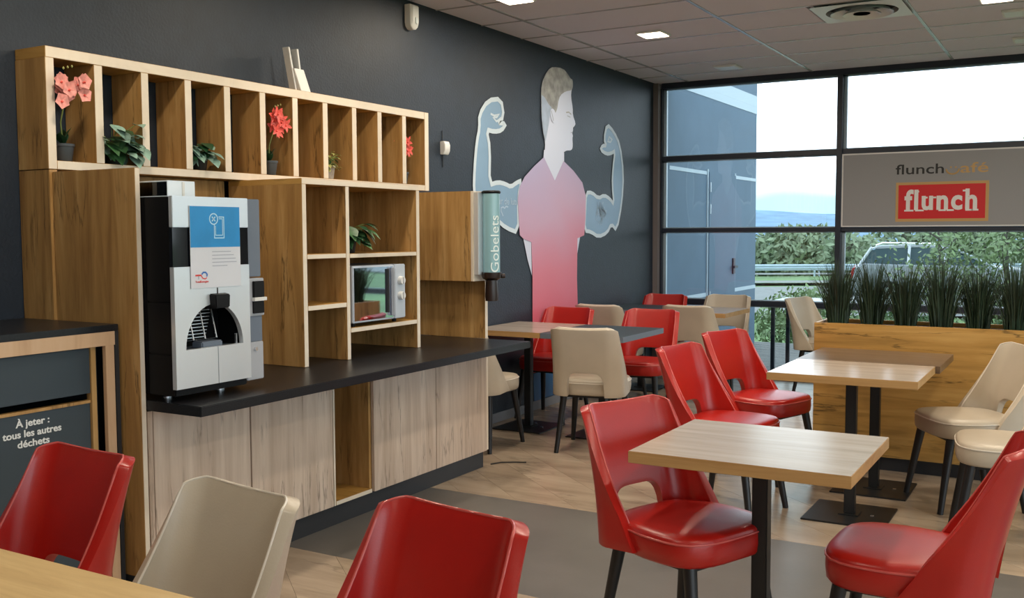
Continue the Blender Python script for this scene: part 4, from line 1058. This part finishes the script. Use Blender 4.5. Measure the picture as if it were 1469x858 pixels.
# ================================================================= SHELF PLANTS
def leaf(g, p, d, L, W, mat, droop=.3, up=Vector((0, 0, 1))):
    p = Vector(p); d = Vector(d).normalized(); s_ = d.cross(up)
    if s_.length < .1: s_ = Vector((1, 0, 0))
    s_.normalize(); nn_ = s_.cross(d); prof = [0, .62, .95, 1.0, .78, .40, 0]; pts = []; n = len(prof)
    for i, k in enumerate(prof):
        f = i/(n-1); c = p+d*L*f-Vector((0, 0, 1))*droop*L*f*f
        pts += [c-s_*W*k/2+nn_*W*.12*k, c, c+s_*W*k/2+nn_*W*.12*k]
    fs = []
    for i in range(n-1):
        for j in range(2): a = i*3+j; fs.append((a, a+1, a+4, a+3))
    g.add(pts, fs, mat)
def pot(t, x, y, z, r, h, mat):
    o = G().lathe((x, y, z), [(r*.72, 0), (r*.78, h*.05), (r*.97, h*.85), (r*1.05, h*.86), (r*1.05, h), (r*.93, h), (r*.92, h*.9), (0.001, h*.9)], mat, 20).obj('pot', t, smooth=40)
    G().lathe((x, y, z+h*.88), [(r*.9, 0), (r*.5, .006), (.002, .008)], 'soil', 14).obj('soil', o)
def orchid(label, y, petal, x=-3.755, z=ZB1+.001, tall=.28, seed=1, headoff=(.02, 0), hscale=1.0):
    t = thing('potted_orchid', label, 'plant', (x, y, z), group='artificial orchids in the pigeonholes'); rnd = random.Random(seed)
    pot(t, x, y, z, .044, .075, 'potgrey')
    top = Vector((x+headoff[0], y+headoff[1], z+tall)); base = Vector((x, y, z+.07))
    G().tube([base, base.lerp(top, .4)+Vector((-.005, -.012, 0)), base.lerp(top, .8), top], .003, 'stem', 6).obj('stem', t)
    G().tube([top, top+Vector((.02, -.03, .02)), top+Vector((.03, -.045, .05))], .002, 'stem', 5).obj('stem', t)
    for k, (a, l) in enumerate(((2.4, .10), (.9, .11), (4.4, .10), (5.3, .08))):
        g = G(); leaf(g, base, (math.cos(a)*.35, math.sin(a)*.35, 1 if k < 2 else .5), l, .045, 'leafd', .25); g.obj('leaf', t, smooth=60)
    for k in range(12):
        c = top+Vector((rnd.uniform(-.01, .045), (-.065+.012*k*1.0)*hscale+rnd.uniform(-.015, .015), rnd.uniform(-.07, .06)*hscale)); g = G()
        tilt = rnd.uniform(-.5, .5)
        for q in range(5):
            a = 2*PI*q/5+tilt; leaf(g, c, (.25, math.cos(a), math.sin(a)), (.036 if petal == 'pink' else .044), (.040 if petal == 'pink' else .020), petal, .0, up=Vector((1, 0, 0)))
        o = g.obj('flower', t, smooth=60)
        G().lathe((c.x+.006, c.y, c.z-.004), [(.002, -.004), (.006, 0), (.002, .006)], 'redpet', 8).obj('flower_centre', o)
    for k in range(3):
        c = top+Vector((.02, -.02+.02*k, .075+.006*k)); G().lathe(c, [(.001, -.006), (.005, 0), (.001, .007)], 'leafy', 8).obj('bud', t, smooth=60)
orchid('pink orchid in a slate pot in the first pigeonhole from the left', 2.72, 'pink', tall=.30, seed=2, headoff=(.075, -.035), x=-3.75)
orchid('red-pink orchid in a slate pot in the sixth pigeonhole', 3.925, 'redpet', tall=.28, seed=5, headoff=(.03, .02), x=-3.735, hscale=.75)
orchid('red orchid half hidden in the last pigeonhole on the right', 5.105, 'redpet', tall=.24, seed=8, headoff=(0, -.005), x=-3.745, hscale=.6)
def foliage(label, x, y, z, n, L, W, mats, potm, seed, r=.05, h=.075, spread=1.0, pr=.045, name='potted_plant', grp='artificial potted plants on the shelves', up0=.9, yl=None):
    t = thing(name, label, 'plant', (x, y, z), group=grp); rnd = random.Random(seed); pot(t, x, y, z, pr, h, potm)
    c0 = Vector((x, y, z+h*.95))
    for k in range(n):
        a = rnd.uniform(-1.6, 1.6) if rnd.random() < .75 else rnd.uniform(0, 2*PI)
        el = rnd.uniform(-.25, up0); ln = r*rnd.uniform(.3, 1)*spread
        e_ = c0+Vector((math.cos(a)*ln*.8, math.sin(a)*ln, ln*el))
        if yl: e_.y = max(yl[0]+.02, min(yl[1]-.02, e_.y))
        G().tube([c0, c0.lerp(e_, .5)+Vector((0, 0, .02)), e_], .0016, 'stem', 4).obj('stalk', t)
        d = Vector((math.cos(a)*.8+.3, math.sin(a)*.55+rnd.uniform(-.3, .3), rnd.uniform(-.9, .25)))
        l_ = L*rnd.uniform(.75, 1.15); dn = d.normalized()
        if yl and not (yl[0]+.006 < e_.y+dn.y*l_ < yl[1]-.006): d.y *= -.2
        g = G(); leaf(g, e_, d, l_, W*rnd.uniform(.8, 1.1), mats[k % len(mats)], .25); g.obj('leaf', t, smooth=60)
foliage('trailing grey-green artificial plant in the second pigeonhole', -3.75, 2.965, ZB1+.001, 34, .088, .070, ['leafe', 'leafg', 'leafe', 'leafd'], 'potblack', 31, r=.13, yl=(2.871, 3.072))
foliage('trailing grey-green artificial plant in the fourth pigeonhole', -3.75, 3.46, ZB1+.001, 30, .078, .058, ['leafe', 'leafe', 'leafd'], 'potblack', 37, r=.115, yl=(3.361, 3.565))
foliage('small yellow-green plant in a concrete pot in the eighth pigeonhole', -3.735, 4.39, ZB1+.001, 46, .026, .022, ['leafy', 'leafg', 'leafy'], 'potstone', 41, r=.075, h=.075, pr=.042, up0=1.3, yl=(4.334, 4.545))
foliage('dark green leafy plant in a black pot above the microwave', -3.40, 4.14, 1.344, 34, .085, .065, ['leafd', 'leafd', 'leafg'], 'potblack', 47, r=.12, h=.085, pr=.055, up0=.8, yl=(4.017, 4.40))
